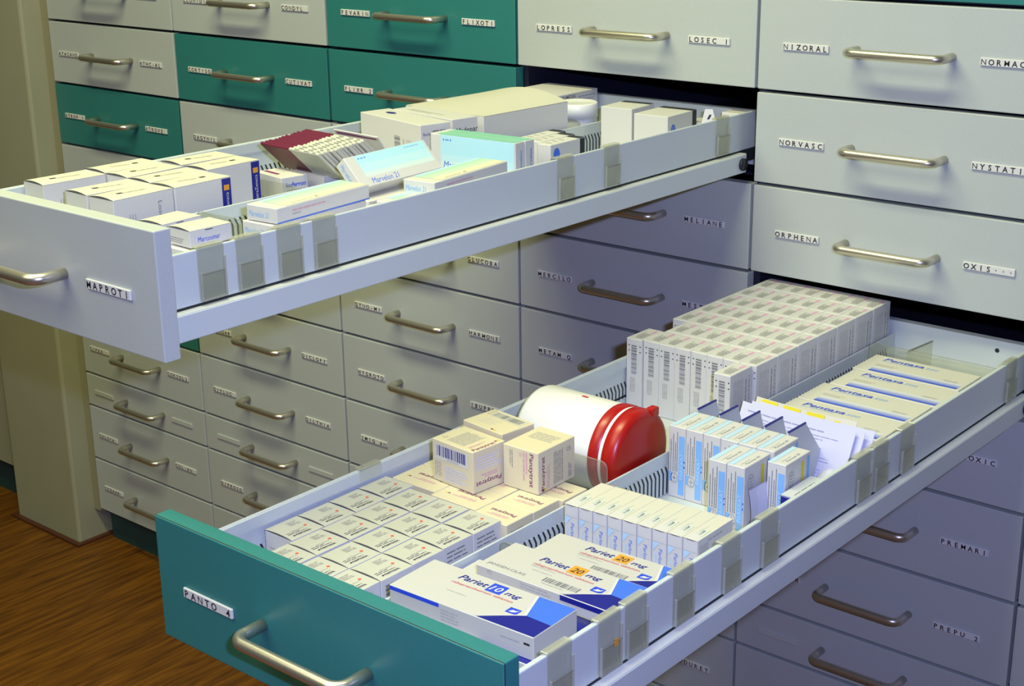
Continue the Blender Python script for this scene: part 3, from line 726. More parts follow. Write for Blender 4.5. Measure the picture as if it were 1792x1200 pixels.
# ---- tall blue-banded cartons
vw, vd, vh = 0.0208, 0.0500, 0.0815
def p_blue(b, fr):
    f0 = fr['front']; f = (f0[0], Z, -X)    # reads upward: u = z, v = -x
    b.rect(f0, 0.0125, 0.004, 0.0198, vh-0.010, 'sky')
    b.text((f0[0]-Y*0.0001+X*0.0185, Z, -X), 0.022, 0.0005, 'PAREXAT', 0.0045, 'sky_pale', w=0.030)
    for k, (a, c_) in enumerate(((0.0022, 0.052), (0.0052, 0.062), (0.0078, 0.048), (0.0100, 0.066))):
        b.lines((f0[0]+X*(a+0.0010), Z, -X), 0.030, 0.0, 0.030+c_*0.72, 0.0010, 1, 'ink_grey', 0.9, 0.05)
    b.rect(f0, 0.0006, 0.018, 0.0050, 0.029, 'sky')
    b.rect(f0, 0.0190, 0.036, 0.0205, 0.0378, 'blue'); b.rect(f0, 0.0190, 0.042, 0.0205, 0.0438, 'blue')
    for rr, mm, e in ((0.0046, 'ink_light', 0), (0.0038, 'card', 0.0001)):
        b.pg((f0[0]-Y*e, X, Z), [(0.0075+rr*math.cos(k*PI/8), 0.0225+rr*1.35*math.sin(k*PI/8)) for k in range(16)], mm)
    b.rect((f0[0]-Y*0.0002, X, Z), 0.0070, 0.0180, 0.0080, 0.0270, 'ink_light'); b.rect((f0[0]-Y*0.0002, X, Z), 0.0042, 0.0219, 0.0108, 0.0231, 'ink_light')
    t = fr['top']
    b.rect(t, 0.0008, 0.001, 0.0065, vd-0.001, 'sky_pale')
    b.text(along(t, 90, vw, vd), 0.010, 0.0035, 'Parexat 30', 0.0030, 'ink_grey', w=0.026); b.lines(along(t, 90, vw, vd), 0.006, 0.0080, 0.030, 0.0095, 1, 'ink_light', 0.4)
    r = fr['right']
    for rr, mm, e in ((0.0072, 'ink_light', 0), (0.0062, 'card', 0.0001)):
        b.pg((r[0]+X*e, Y, Z), [(0.012+rr*0.85*math.cos(k*PI/10), vh-0.019+rr*1.25*math.sin(k*PI/10)) for k in range(20)], mm)
    g = (r[0]+X*0.0002, Y, Z)
    b.lines(g, 0.0085, vh-0.0255, 0.0160, vh-0.0120, 4, 'ink_light', 0.5, 0.1); b.lines(along(r, 90, vd, vh), vh-0.027, vd-0.0135, vh-0.010, vd-0.0110, 1, 'ink_light', 0.8)
    b.rect(r, 0.0320, vh-0.0280, 0.0370, vh-0.0060, 'yellow'); b.rect(r, 0.0435, 0.012, 0.0485, vh-0.004, 'sky')
src = carton('medicine_carton', vw, vd, vh, 'card', None, p_blue); used = [False]
GV = 'tall blue-banded cartons in the lower drawer'
for i in range(6):
    putd(src, used, 1.8950+i*0.0212, -.5080+i*0.0004, F2, vw, vd, 0.01, 'tall sky-blue banded carton, %s of back six from centre divider' % ORD[i], 'medicine box', GV)
put(dup(src), 1.9790, -.5615, F2, vw, vd, 0.008, 'tall blue-banded carton, left of the front pair', 'medicine box', GV)
put(dup(src), 2.0003, -.5610, F2, vw, vd, 0.008, 'tall blue-banded carton, right of the front pair, round grey emblem on its side', 'medicine box', GV)
put(dup(src), 2.0285, -.5300, F2-0.0, vw, vd, 0.015, 'tall blue-banded carton standing alone at the right of the group', 'medicine box', GV)
# foil blister cards with navy edges behind them
def foil_mb(lb):
    m = MB(); t = 0.0012; L_ = 0.037; hgt = 0.0835
    prof = [(0, 0), (lb, 0), (L_, hgt), (0, hgt)]
    for s_, k in ((0, 1), (t, -1)):
        pts = [(s_, a, c_) for a, c_ in prof]; m.poly(pts if k < 0 else list(reversed(pts)), 'foil')
    for i in range(4):
        p, q = prof[i], prof[(i+1) % 4]
        m.poly([(0, p[0], p[1]), (t, p[0], p[1]), (t, q[0], q[1]), (0, q[0], q[1])], 'foil')
    m.box(-0.0003, t+0.0003, 0.0005, L_, hgt-0.0004, hgt+0.0014, 'blue_dark')
    return m
fo = foil_mb(0.072).build('blister_card'); uf = False
for i in range(5):
    if i == 4: o = foil_mb(0.108).build('blister_card')
    else: o = fo if not uf else dup(fo)
    uf = True
    o.location = (1.8960+i*0.0280, -.4565, F2); o.rotation_euler = (0, 0, 0)
    tag(o, 'grey foil blister card with navy edge, %s of five behind the blue-banded cartons' % ORD[i], 'blister pack', 'grey blister cards in the lower drawer')

# leaflets
def sheet(name, w_, h_, m, lean, loc, rotz, prints=None, curl=0.004):
    b = MB()
    ca, sa = math.cos(lean), math.sin(lean)
    def P(u, v, e=0.0):
        yy = curl*math.sin(PI*u)*v
        return Vector((-w_/2+w_*u, v*h_*sa-yy-e*ca, v*h_*ca+e*sa))
    b.grid(lambda u, v: P(u, v), 10, 6, m); b.grid(lambda u, v: P(1-u, v, -0.0006), 10, 6, m)
    if prints:
        pb = MB(); prints(pb, (Vector((0, 0, 0)), X, Y), w_, h_)
        base = len(b.v)
        for v in pb.v: b.v.append(tuple(P(v[0]/w_, v[1]/h_, 0.0005)))
        for f, mi_, sm_ in zip(pb.f, pb.m, pb.smooth):
            b.f.append(tuple(base+i for i in f)); b.m.append(b.mi(pb.mats[mi_])); b.smooth.append(sm_)
    o = b.build(name, None, loc, rotz); return o
M['ink_viol'] = mat('violet_grey_ink', (0.34, 0.34, 0.54), 0.7)
def p_leaf(b, f, w_, h_):
    b.lines(f, 0.010, h_-0.009, w_-0.030, h_-0.005, 1, 'ink_viol', 0.30, 0.1)
    b.lines(f, 0.020, h_-0.018, w_-0.014, h_-0.011, 2, 'ink_viol', 0.18, 0.3)
    b.lines(f, w_*0.40, 0.012, w_-0.022, h_-0.024, 11, 'ink_viol', 0.22, 0.3)
GL = 'folded leaflets in the lower drawer'
for i, (x, y, rz, ln, zz) in enumerate(((1.9700, -.3990, -0.05, 0.42, 0.0), (1.9780, -.3930, -0.06, 0.42, 0.0), (1.9860, -.3870, -0.03, 0.42, 0.0))):
    o = sheet('leaflet', 0.146, 0.0735, 'paper', ln, (x, y, F2+0.001), rz, p_leaf)
    tag(o, 'lavender-white printed leaflet leaning back, %s of three from the front' % ORD[i], 'leaflet', GL)
def p_yel(b, f, w_, h_):
    for k in range(3): 
        b.rect(f, 0.008+k*0.030, h_-0.016, 0.030+k*0.030, h_-0.001, 'yellow'); b.text(f, 0.012+k*0.030, h_-0.012, 'R.V', 0.004, 'ink_grey')
    b.rect(f, w_-0.026, h_-0.014, w_-0.019, h_-0.004, 'yellow')
o = sheet('sticker_sheet', 0.128, 0.076, 'card_warm', 0.46, (1.968, -.3800, F2+0.001), -0.02, p_yel)
tag(o, 'cream sheet with yellow stickers along its top edge, behind the leaflets', 'sheet')
# crumpled folded paper and dark blister at the right wall
b = MB()
random.seed(3)
b.grid(lambda u, v: (0.040*(u-0.5)+0.006*math.sin(5*v), 0.070*(v-0.5), 0.016+0.014*math.sin(PI*u)*(0.6+0.4*math.sin(7*v+2*u))+0.012*u), 10, 12, 'paper', False)
o = b.build('folded_paper', None, (2.0480, -.4550, F2+0.004), 0.05); tag(o, 'crumpled white leaflet between the lone blue-banded carton and right wall', 'leaflet')
b = MB(); b.box(-0.012, 0.012, -0.030, 0.030, 0, 0.055, 'blue_dark', bev=0.001); b.box(-0.0115, 0.0115, -0.0295, 0.0295, 0.055, 0.0562, 'foil')
b.lines((Vector((0.0115, -0.028, 0.0565)), Y, -X), 0.004, 0.008, 0.045, 0.014, 1, 'ink', 0.6, 0.1)
o = b.build('blister_pack', None, (2.0640, -.5130, F2), 0.0); tag(o, 'dark blue carton with silver lid squeezed against the right wall', 'medicine box')
b = MB(); b.grid(lambda u, v: (0.0015+0.004*math.sin(PI*v)+0.002*u, 0.034*(u-0.5), 0.055*v), 6, 6, 'paper'); b.grid(lambda u, v: (0.0009+0.004*math.sin(PI*v)+0.002*u, 0.034*(0.5-u), 0.055*v), 6, 6, 'paper')
o = b.build('folded_paper', None, (2.0240, -.5420, F2+0.003), 0.0); tag(o, 'folded slip of paper standing between the front pair and the lone blue-banded carton', 'leaflet')

# ---- blue striped flat cartons at the back
gw, gd, gh = 0.1405, 0.0660, 0.0440
def p_pent(b, fr):
    t = fr['top']
    b.text(t, 0.018, gd-0.017, 'Pentasa', 0.0100, 'blue', w=0.054, shear=0.2, bold=0.016); b.text(t, 0.074, gd-0.017, '500', 0.0062, 'sky', w=0.017, shear=0.2)
    b.rect(t, 0.018, gd-0.0205, 0.060, gd-0.0195, 'sky')
    b.lines(t, 0.018, 0.026, 0.050, 0.034, 3, 'ink_light', 0.2)
    for k in range(6):
        a = k/5; m_ = ['pb0', 'pb1', 'pb2', 'pb3', 'pb4', 'pb5'][k]
        b.rect(t, 0.020, 0.003+k*0.0031, 0.136, 0.003+(k+1)*0.0031, m_)
    b.lines(t, 0.110, 0.023, 0.134, 0.029, 2, 'ink_light', 0.3)
for k in range(6):
    a = k/5; c0 = (0.015, 0.08, 0.66); c1 = (0.70, 0.72, 0.74)
    M['pb%d' % k] = mat('blue_band_%d' % k, tuple(c0[i]*(1-a)+c1[i]*a for i in range(3)), 0.45)
src = carton('medicine_carton', gw, gd, gh, 'card_warm', None, p_pent); used = [False]
for i, (x, y) in enumerate(((1.9080, -.1215), (1.9130, -.1900), (1.9080, -.2585), (1.9080, -.3270))):
    putd(src, used, x, y, F2, gw, gd, 0.004, 'flat white carton with blue stripe, %s of four from the drawer back' % ORD[i], 'medicine box', 'blue-striped flat cartons in the lower drawer')

# clear cross dividers (lower drawer)
clear_div(1.7035, 1.8870, -.6080, F2, T2-0.030, 'clear divider between the cream cartons and the white jar')
clear_div(1.8930, 2.0760, -.8520, F2, T2-0.0500, 'clear divider in front of the carton with orange number and barcode')
clear_div(1.8930, 2.0760, -.7845, F2, T2-0.0490, 'clear divider behind the carton with orange number and barcode')
clear_div(1.8930, 2.0760, -.6250, F2, T2-0.0440, 'clear divider behind the slim upright cartons')
clear_div(1.8930, 2.0760, -.0490, F2, T2-0.0420, 'clear divider at the back, behind the blue-striped cartons')
b = MB(); b.box(-0.0006, 0.0006, 0, 0.060, 0, 0.050, 'clear'); b.box(-0.0008, 0.0008, 0, 0.060, 0.050, 0.0525, 'clear_edge', bev=0.0005)
o = b.build('clear_strip', None, (1.945, -.0440, F2+0.001)); o.rotation_euler = (0, 0, -0.10); tag(o, 'spare clear plastic strip standing in the empty back compartment of the lower drawer', 'strip')

# ================================================================= upper drawer contents
lw, ld, lh = 0.0405, 0.0770, 0.0745
def p_los(b, fr):
    if 'flap' in fr:
        f = along(fr['flap'], 90, lw, ld)
        b.rect(f, 0.020, 0.018, 0.0275, 0.0225, 'seam'); b.lines(f, 0.029, 0.018, 0.060, 0.0225, 2, 'ink_light', 0.4, 0.1); return
    r = fr['right']
    b.lines(along(r, -90, ld, lh), 0.018, ld-0.052-0.006, 0.045, ld-0.052+0.004, 3, 'ink_light', 0.35)
    b.text((r[0]+Y*0.0565, -Z, Y), -lh+0.010, 0.0, 'Losec', 0.0052, 'ink_grey', w=0.022)
def p_los_blue(b, fr):
    if 'flap' in fr:
        f = along(fr['flap'], 90, lw, ld)
        b.rect(f, 0.050, 0.018, 0.0575, 0.0225, 'seam'); b.lines(f, 0.020, 0.018, 0.048, 0.0225, 2, 'ink_light', 0.4, 0.1); return
    r = fr['right']
    b.rect(r, 0.0635, 0.0215, 0.0760, lh-0.001, 'blue_dark'); b.rect((r[0]+X*0.0001, Y, Z), 0.066, lh-0.014, 0.0735, lh-0.008, 'orange')
    b.text((r[0]+X*0.0001+Y*0.0720, Z, -Y), 0.026, 0.0, 'AstraZeneca', 0.0045, 'card', w=0.032)
    b.rect(r, 0.0175, 0.0180, 0.0265, 0.0300, 'blue_dark')
    for rr, mm, e in ((0.0036, 'card', 1), (0.0018, 'blue_dark', 2)):
        b.pg((r[0]+X*0.0001*e, Y, Z), [(0.022+rr*math.cos(k*PI/6), 0.024+rr*math.sin(k*PI/6)) for k in range(12)], mm)
    b.lines((r[0]+Y*0.030, Z, -Y), 0.024, 0.0, 0.036, 0.001, 1, 'ink_light', 0.8)
sA = carton('medicine_carton', lw, ld, lh, 'card', 'card_warm', p_los, arch=0.0022)
sB = carton('medicine_carton', lw, ld, lh, 'card', 'card_warm', p_los_blue, arch=0.0022)
uA, uB = [False], [False]
GS = 'white tub-lidded cartons in the upper drawer'
for (s, u, x, y, r, lab) in ((sA, uA, 1.2885, -.8710, -.05, 'front-left one, standing apart at the far wall'), (sA, uA, 1.3700, -.8730, -.035, 'front row, middle'), (sA, uA, 1.4145, -.8745, .03, 'front row, beside the centre divider'),
        (sB, uB, 1.2860, -.7915, -.02, 'second row, at the far wall'), (sA, uA, 1.3285, -.7945, .02, 'second row, second from the far wall'), (sA, uA, 1.3710, -.7935, -.035, 'second row, third from the far wall'), (sB, uB, 1.4140, -.7960, .015, 'second row, navy strip on its side'),
        (sA, uA, 1.3190, -.7110, -.05, 'back row, left'), (sB, uB, 1.3660, -.7140, .02, 'back row, right, navy strip on its side')):
    putd(s, u, x, y, F1, lw, ld, r, 'white carton with cream bulging lid, %s' % lab, 'medicine box', GS)
# small cartons by the front, right side
mw, md, mh = 0.0355, 0.0495, 0.0165
def p_mar(b, fr):
    if 'flap' in fr: return
    r = fr['right']; b.text(r, 0.009, 0.0045, 'Marcoumar', 0.0052, 'blue', w=0.026); b.lines(r, 0.010, 0.0018, 0.034, 0.0032, 1, 'ink_light', 0.5); b.rect(r, 0.018, mh-0.0016, 0.0265, mh-0.0008, 'ink')
    b.lines(fr['front'], 0.003, 0.003, 0.030, 0.009, 3, 'ink_grey', 0.3)
sM = carton('medicine_carton', mw, md, mh, 'card', 'card_warm', p_mar, arch=0.0018)
zst = T1-0.0305-mh
put(sM, 1.5655, -.8900, zst, mw, md, -.035, 'small white carton with blue name on its side, right of a pair at the front', 'medicine box', 'pair of small cartons at the front of the upper drawer')
put(dup(sM), 1.5165, -.8895, zst-.001, mw+.004, md, .05, 'small white carton with plain cream lid, left of a pair at the front', 'medicine box', 'pair of small cartons at the front of the upper drawer')
o = carton('medicine_carton', 0.108, 0.060, zst-F1-0.0016, 'card', None, lambda b, fr: b.lines(fr['right'], 0.006, 0.010, 0.05, 0.03, 4, 'ink_light', 0.3)); put(o, 1.505, -.896, F1, 0.108, 0.060, 0.0, 'white carton carrying the pair of small cartons at the front', 'medicine box')
def p_lime(b, fr): b.rect(fr['right'], 0.0, 0.050, 0.040, 0.0565, 'lime'); b.rect(fr['top'], 0.0, 0, 0.0298, 0.04, 'lime'); b.lines(fr['right'], 0.004, 0.02, 0.036, 0.045, 3, 'ink_light', 0.3)
o = carton('medicine_carton', 0.030, 0.040, 0.057, 'card', None, p_lime); put(o, 1.6240, -.9440, F1, 0.030, 0.040, 0.0, 'white carton with lime edge in the front corner of the upper drawer', 'medicine box')
clear_div(1.4730, 1.6560, -.7830, F1, T1-0.047, 'clear divider behind the pair of small cartons in the upper drawer')

# pill cartons with pale green-blue lids
nw, nd, nh = 0.0425, 0.1400, 0.0160
def p_pill(b, fr):
    t = fr['top']
    n = 7
    cs = ['aqua', 'teal2', 'mint', 'mint', 'mint2', 'cream2', 'card_warm']
    for k in range(n): b.rect(t, 0.0008+k*(nw-0.0016)/n, 0.016, 0.0008+(k+1)*(nw-0.0016)/n, nd-0.001, cs[k])
    f = along(t, 90, nw, nd)
    b.lines((f[0]+Z*0.0001, f[1], f[2]), 0.028, 0.006, 0.060, 0.009, 1, 'ink_light', 0.6); b.rect((f[0]+Z*0.0001, f[1], f[2]), 0.064, 0.006, 0.068, 0.009, 'ink_grey')
    fr_ = fr['front']; b.text(fr_, 0.003, 0.0045, 'Marvelon 21', 0.0062, 'sky', w=0.028, shear=0.2)
    r = fr['right']; b.lines(r, 0.022, 0.0095, 0.072, 0.0125, 1, 'pink_ink', 0.5, 0.1); b.lines(r, 0.022, 0.006, 0.036, 0.008, 1, 'ink_light', 0.6)
    b.rect(r, 0.0, 0.0001, nd, 0.0014, 'blue_mid')
M['teal2'] = mat('soft_green_print', (0.40, 0.66, 0.52), 0.45); M['mint2'] = mat('yellow_mint_print', (0.66, 0.74, 0.54), 0.45); M['cream2'] = mat('pale_cream_print', (0.76, 0.72, 0.52), 0.45)
sN = carton('medicine_carton', nw, nd, nh, 'card', None, p_pill)
GN = 'pill cartons with blue-green lids in the upper drawer'
put(sN, 1.5640, -.7900, T1-0.0265-nh, nw, nd, .075, 'long white pill carton with green lid, nearest the front, top of its pile', 'medicine box', GN)
put(dup(sN), 1.5600, -.7935, T1-0.0265-2*nh-.001, nw, nd, .055, 'long pill carton directly beneath the front one, pale blue checks showing', 'medicine box', GN)
put(dup(sN), 1.6040, -.6030, T1-0.0270-nh, nw, nd+.0, .110, 'long white pill carton with green lid, farther back along the right wall', 'medicine box', GN)
put(dup(sN), 1.6090, -.6500, T1-0.0420-nh, nw, nd, .080, 'long pill carton half hidden beneath the farther one', 'medicine box', GN)
# stack of plain pill cartons under them
o = carton('medicine_carton', 0.094, 0.300, T1-0.0265-2*nh-.0016-F1-0.0, 'card', None, lambda b, fr: b.lines(fr['right'], 0.01, 0.01, 0.25, 0.03, 3, 'sky_pale', 0.3)); put(o, 1.5600, -.7930, F1, 0.094, 0.300, 0.0, 'broad white carton at the bottom of the pill carton pile', 'medicine box')
# tilted pill carton
tl = dup(sN); me = tl.data
def p_pill_big(b, fr):
    t = fr['top']
    n = 7; cs = ['aqua', 'aqua', 'aqua2', 'aqua2', 'mint3', 'card', 'card']
    for k in range(n): b.rect(t, 0.0008+k*(nw-0.0016)/n, 0.016, 0.0008+(k+1)*(nw-0.0016)/n, nd-0.004, cs[k])
    f = along(t, 90, nw, nd); g = (f[0]+Z*0.0001, f[1], f[2])
    b.text(g, 0.020, 0.0030, 'Marvelon 21', 0.0075, 'blue_mid', w=0.046, shear=0.2)
    b.rect(g, 0.020, nw-0.0060, 0.0215, nw-0.0040, 'blue_mid'); b.rect(g, 0.0235, nw-0.0056, 0.029, nw-0.0048, 'blue_mid'); b.rect(g, 0.031, nw-0.0060, 0.0325, nw-0.0040, 'blue_mid')
    b.lines(g, 0.100, nw-0.0050, 0.128, nw-0.0036, 1, 'sky', 0.7, 0.1)
    fr_ = fr['front']; b.text(fr_, 0.004, 0.0045, 'Marvelon 21', 0.0062, 'sky', w=0.030, shear=0.2)
M['aqua2'] = mat('paler_aqua_print', (0.52, 0.78, 0.84), 0.45); M['mint3'] = mat('very_pale_mint_print', (0.64, 0.78, 0.74), 0.45)
bpy.data.objects.remove(tl)
o = carton('medicine_carton', nw, nd, nh, 'card', None, p_pill_big)
o.rotation_euler = (0.0, 0.82, 0.06); o.location = (1.5130, -.5370, 1.1258)
tag(o, 'long pill carton lying tilted with its pale blue face up', 'medicine box', GN)
def p_up(b, fr):
    f = fr['front']; cs = ['card', 'mint3', 'aqua2', 'aqua', 'aqua', 'aqua']; n = 6; h_ = 0.0480
    for k in range(n): b.rect(f, 0.016, k*h_/n, 0.128, (k+1)*h_/n, cs[k])
    g = (f[0]-Y*0.0001, X, Z); b.text(g, 0.020, 0.0075, 'Marvelon', 0.009, 'blue_mid', w=0.040, shear=0.2)
    b.rect(g, 0.020, h_-0.0070, 0.0215, h_-0.0045, 'blue_mid'); b.rect(g, 0.0235, h_-0.0064, 0.029, h_-0.0052, 'blue_mid'); b.rect(g, 0.031, h_-0.0070, 0.0325, h_-0.0045, 'blue_mid')
    b.rect(fr['top'], 0.010, 0.0006, 0.128, 0.0176, 'teal')
    r = fr['right']; b.text((r[0]+Y*0.013, Z, -Y), 0.008, 0.0, 'Marvelon', 0.005, 'blue_mid', w=0.03)
oU = carton('medicine_carton', 0.130, 0.0180, 0.0480, 'card', None, p_up); put(oU, 1.4740, -.4210, T1-0.0165-0.048, 0.130, 0.018, .065, 'pill carton standing on its edge, pale blue face forward', 'medicine box', GN)
put(dup(oU), 1.4735, -.4020, T1-0.0165-0.048, 0.130, 0.018, .065, 'pill carton standing on its edge directly behind the pale blue one', 'medicine box', GN)
o = carton('medicine_carton', 0.140, 0.055, T1-0.0165-0.048-F1-0.001, 'card'); put(o, 1.4780, -.4280, F1, 0.140, 0.055, .03, 'white carton beneath the two pill cartons standing on edge', 'medicine box')
o = carton('medicine_carton', 0.080, 0.140, 0.040, 'card'); put(o, 1.4735, -.6080, F1, 0.080, 0.140, .0, 'white carton beneath the tilted pill carton', 'medicine box')

# iron tablet cartons
iw, idp, ih = 0.056, 0.0365, 0.0520
def p_iso(b, fr):
    r = fr['right']; b.text(r, 0.006, ih-0.012, 'losferron', 0.0055, 'blue', w=0.027, bold=0.02); b.barcode(r, 0.007, ih-0.026, 0.034, ih-0.0155, 'ink_grey', 6, 14)
    t = fr['top']; b.rect(t, 0.004, 0.008, 0.034, 0.013, 'plum'); b.lines(t, 0.008, 0.022, 0.034, 0.030, 2, 'ink_light', 0.3)
    b.lines(fr['front'], 0.006, 0.01, 0.05, 0.03, 3, 'ink_light', 0.2)
o = carton('medicine_carton', iw, idp, ih, 'card', 'card_warm', p_iso); put(o, 1.3670, -.6115, F1, iw, idp, -.15, 'white carton with blue name and barcode, behind the navy-strip cartons', 'medicine box')
o = carton('medicine_carton', 0.060, 0.055, 0.048, 'card', None, lambda b, fr: b.lines(fr['right'], 0.035, 0.008, 0.052, 0.013, 2, 'ink_light', 0.3)); put(o, 1.3800, -.5640, F1, 0.060, 0.055, -.10, 'plain white carton under the maroon cards', 'medicine box')
clear_div(1.2850, 1.4650, -.6330, F1, T1-0.048, 'clear divider in front of the iron tablet carton')

# maroon and white wallet cards, leaning forward one behind the other
def wallet_mb():
    m = MB(); w_ = 0.112; h_ = 0.050; t = 0.0038
    m.box(0, w_*0.50, -t/2, t/2, 0, h_, 'maroon', bev=0.0008); m.box(w_*0.50, w_, -t/2, t/2, 0, h_, 'card_grey', bev=0.0008)
    fr = (Vector((0, -t/2-0.0002, 0)), X, Z)
    m.lines(fr, w_*0.58, 0.010, w_*0.92, 0.022, 3, 'ink_light', 0.3)
    for a, bb in ((0.60, 0.68), (0.76, 0.84), (0.90, 0.95)): m.rect((Vector((0, -t/2, h_+0.0002)), X, Y), w_*a, t*0.3, w_*bb, t*0.65, 'ink_grey')
    return m
wl = wallet_mb().build('wallet_card'); uw = False
for i in range(12):
    o = wl if not uw else dup(wl); uw = True
    y = -.5530+i*0.0056
    o.location = (1.3590+0.0006*i-(0.003 if i < 3 else 0)+random.uniform(-.0015, .0015), y, F1+0.0470+0.0007*i); o.rotation_euler = (0.80, 0.0, -0.08)
    tag(o, 'maroon and white tablet wallet leaning forward, %s from front of stack' % ORD[i], 'tablet wallet', 'maroon tablet wallets in the upper drawer')
o = carton('medicine_carton', 0.112, 0.066, 0.0455, 'card', None, lambda b, fr: b.lines(fr['right'], 0.01, 0.01, 0.058, 0.035, 4, 'ink_light', 0.2)); put(o, 1.3320, -.5075, F1, 0.112, 0.066, -.04, 'white tray carton holding up the stack of maroon wallets', 'medicine box')
b = MB(); b.box(-0.042, 0.042, -0.0008, 0.0008, 0, 0.050, 'card'); b.rect((Vector((-0.042, -0.0010, 0)), X, Z), 0.004, 0.045, 0.080, 0.0475, 'plum')
o = b.build('leaflet', None, (1.4200, -.4660, F1+0.0450), -.08); o.rotation_euler = (0.60, 0, -.08); tag(o, 'white leaflet with a rose line behind the maroon wallets', 'leaflet')

# capsule cartons and long box
kw, kd, kh = 0.1400, 0.0450, 0.0890
def p_mad(b, fr):
    f = fr['front']; b.barcode(along(f, -90, kw, kh), 0.020, 0.080, 0.060, 0.093, 'ink_grey', 8, 22)
    b.lines(along(f, -90, kw, kh), 0.022, 0.100, 0.052, 0.104, 1, 'ink_light', 0.5, 0.1); b.lines(along(f, -90, kw, kh), 0.022, 0.108, 0.056, 0.120, 4, 'ink_light', 0.35, 0.1)
    t = fr['top']; b.pg(t, [(0.034+0.010*math.cos(k*PI/8), 0.026+0.005*math.sin(k*PI/8)) for k in range(16)], 'blue_dark')
    r = fr['right']; b.text(r, 0.004, kh-0.014, 'Roche', 0.004, 'blue_dark', w=0.012); b.lines(r, 0.018, kh-0.010, 0.040, kh-0.007, 1, 'ink_grey', 0.5); b.rect(r, 0.004, kh-0.035, 0.009, kh-0.025, 'blue_dark')
o = carton('medicine_carton', kw, kd, kh, 'card', 'card_warm', p_mad); put(o, 1.3190, -.3895, F1, kw, kd, -.215, 'large grey-white carton with barcode and blue oval on its lid', 'medicine box')
def p_mad2(b, fr):
    r = fr['right']; b.text(r, 0.006, 0.070, 'Madopar', 0.0072, 'ink', w=0.036, shear=0.1); b.lines(fr['top'], 0.02, 0.010, 0.09, 0.02, 2, 'ink_light', 0.3)
o = carton('medicine_carton', 0.124, 0.042, 0.0885, 'card', 'card_warm', p_mad2); put(o, 1.3345, -.3440, F1, 0.124, 0.042, -.15, 'grey-white carton with black name, directly behind the barcoded one', 'medicine box')
b = MB(); w_, d_, h_ = 0.150, 0.165, 0.0835
b.box(-w_/2, w_/2, -d_/2, d_/2, 0, h_, 'card', bev=0.0008)
o = b.build('medicine_carton', None, (1.3850, -.2130, F1), -.06); tag(o, 'long grey-white box with domed cream lid in the upper drawer', 'medicine box')
t = MB(); n = 12
def dome(u, v): return (-w_/2+w_*u, -d_/2+d_*v, h_+0.0004+0.012*math.sin(PI*u)*(v**1.2))
t.grid(dome, 14, 8, 'card_warm'); t.poly([(-w_/2, d_/2, h_)]+[dome(i/14, 1) for i in range(15)]+[(w_/2, d_/2, h_)], 'card_warm')
t.build('domed_lid', o)
# round tub
tb = empty('ointment_tub', (1.4265, -.0660, F1)); tag(tb, 'round white ointment tub behind the long domed box', 'tub')
b = MB(); b.lathe([(0, 0), (0.0260, 0), (0.0275, 0.002), (0.0275, 0.052)], 'jar', 40); b.build('body', tb)
b = MB(); b.lathe([(0.0285, 0.050), (0.0300, 0.0505), (0.0300, 0.0695), (0.0285, 0.0710), (0.0272, 0.0705), (0.0, 0.0705)], 'jar', 48); b.build('lid', tb)
# carton at the very back
def p_back(b, fr):
    r = fr['right']; b.text(r, 0.002, 0.0680, 'CONDUMETAN', 0.0052, 'ink_grey', w=0.046, bold=0.02); b.lines(r, 0.056, 0.058, 0.10, 0.072, 3, 'ink_viol', 0.35); b.lines(r, 0.056, 0.040, 0.10, 0.046, 1, 'ink_grey', 0.5)
o = carton('medicine_carton', 0.095, 0.102, 0.0755, 'card', 'card_warm', p_back); put(o, 1.2945, -.0690, F1, 0.0935, 0.102, -.14 if False else 0.0, 'white carton with black lettering at the very back left of the upper drawer', 'medicine box')

# white cartons at the back right
def p_w1(b, fr): b.rect(fr['right'], 0.010, 0.058, 0.016, 0.061, 'ink_grey'); b.rect(fr['top'], 0.002, 0.048, 0.0498, 0.0598, 'seam')
def p_w2(b, fr):
    b.pg(fr['right'], [(0.014+0.006*math.cos(k*PI/8), 0.050+0.008*math.sin(k*PI/8)) for k in range(16)], 'blue_mid')
    b.lines((fr['right'][0]+X*0.0001, Y, Z), 0.010, 0.044, 0.018, 0.056, 5, 'ink_viol', 0.4, 0.1)
    b.rect(fr['right'], 0.064, 0.0, 0.0748, 0.0698, 'seam'); b.rect(fr['top'], 0.001, 0.062, 0.0540, 0.0748, 'seam')
o = carton('medicine_carton', 0.0500, 0.0600, 0.0740, 'card', 'card_warm', p_w1); put(o, 1.4900, -.0935, F1, 0.050, 0.060, .08, 'tall plain white carton at the back of the upper drawer', 'medicine box')
o = carton('medicine_carton', 0.0540, 0.0750, 0.0700, 'card', 'card_warm', p_w2); put(o, 1.5480, -.0960, F1, 0.054, 0.075, .05, 'white carton with round blue logo at the back of the upper drawer', 'medicine box')
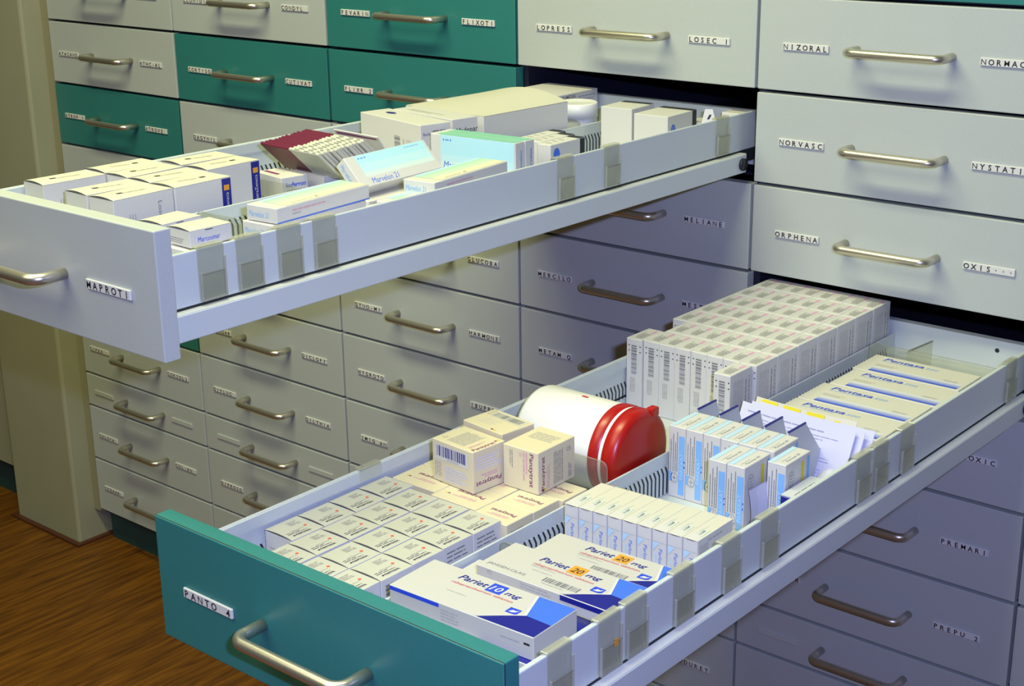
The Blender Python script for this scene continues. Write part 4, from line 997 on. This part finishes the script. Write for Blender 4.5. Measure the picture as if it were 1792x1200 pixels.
def p_s(b, fr):
    b.pg(fr['right'], [(0.012+0.0065*math.cos(k*PI/8), 0.056+0.008*math.sin(k*PI/8)) for k in range(16)], 'blue_mid')
    b.rect(fr['right'], 0.0, 0.0, 0.066, 0.069, 'card') if False else None
    b.rect(fr['right'], 0.060, 0.0, 0.0698, 0.0685, 'seam'); b.rect(fr['top'], 0.0, 0.058, 0.0205, 0.0698, 'seam'); b.lines(fr['top'], 0.004, 0.01, 0.016, 0.05, 3, 'ink_light', 0.2)
sS = carton('medicine_carton', 0.0205, 0.0700, 0.0690, 'card', 'card_warm', p_s); uS = [False]
for i, (x, y, l_) in enumerate(((1.5810, -.3440, 'nearest the right wall, round blue logo'), (1.5580, -.3350, 'middle of the three'), (1.5350, -.3240, 'farthest from the right wall'))):
    putd(sS, uS, x, y, F1, .0205, .070, .02, 'slim white carton with black end, %s' % l_, 'medicine box', 'slim black-ended cartons in the upper drawer')
b = MB(); b.poly([(-0.012, 0, 0), (0.012, 0, 0), (0.004, 0.006, 0.026), (-0.006, 0.006, 0.026)], 'card'); b.poly([(0.012, 0.0006, 0), (-0.012, 0.0006, 0), (-0.006, 0.0066, 0.026), (0.004, 0.0066, 0.026)], 'card')
b.poly([(-0.003, 0.0024, 0.013), (0.000, 0.0024, 0.013), (0.003, 0.0037, 0.019), (0.0, 0.0037, 0.019)], 'ink')
o = b.build('paper_tag', None, (1.6430, -.0560, F1+0.0525), .5); tag(o, 'small folded white tag with a black mark, near the cabinet', 'tag')
o = carton('medicine_carton', 0.070, 0.035, 0.052, 'card'); put(o, 1.5800, -.0175+.001, F1, 0.070, 0.035, 0.0, 'low white carton under the folded tag at the drawer back', 'medicine box')
o = carton('medicine_carton', 0.028, 0.030, 0.066, 'card', None, lambda b, fr: b.rect(fr['right'], 0.012, 0.045, 0.020, 0.058, 'ink_viol')); put(o, 1.6250, -.0000+.004, F1+0.0, 0.0275, 0.030, 0.0, 'small pale carton in the far right corner of the upper drawer', 'medicine box')
clear_div(1.2850, 1.4650, -.1080, F1, T1-0.044, 'clear divider in front of the round tub')
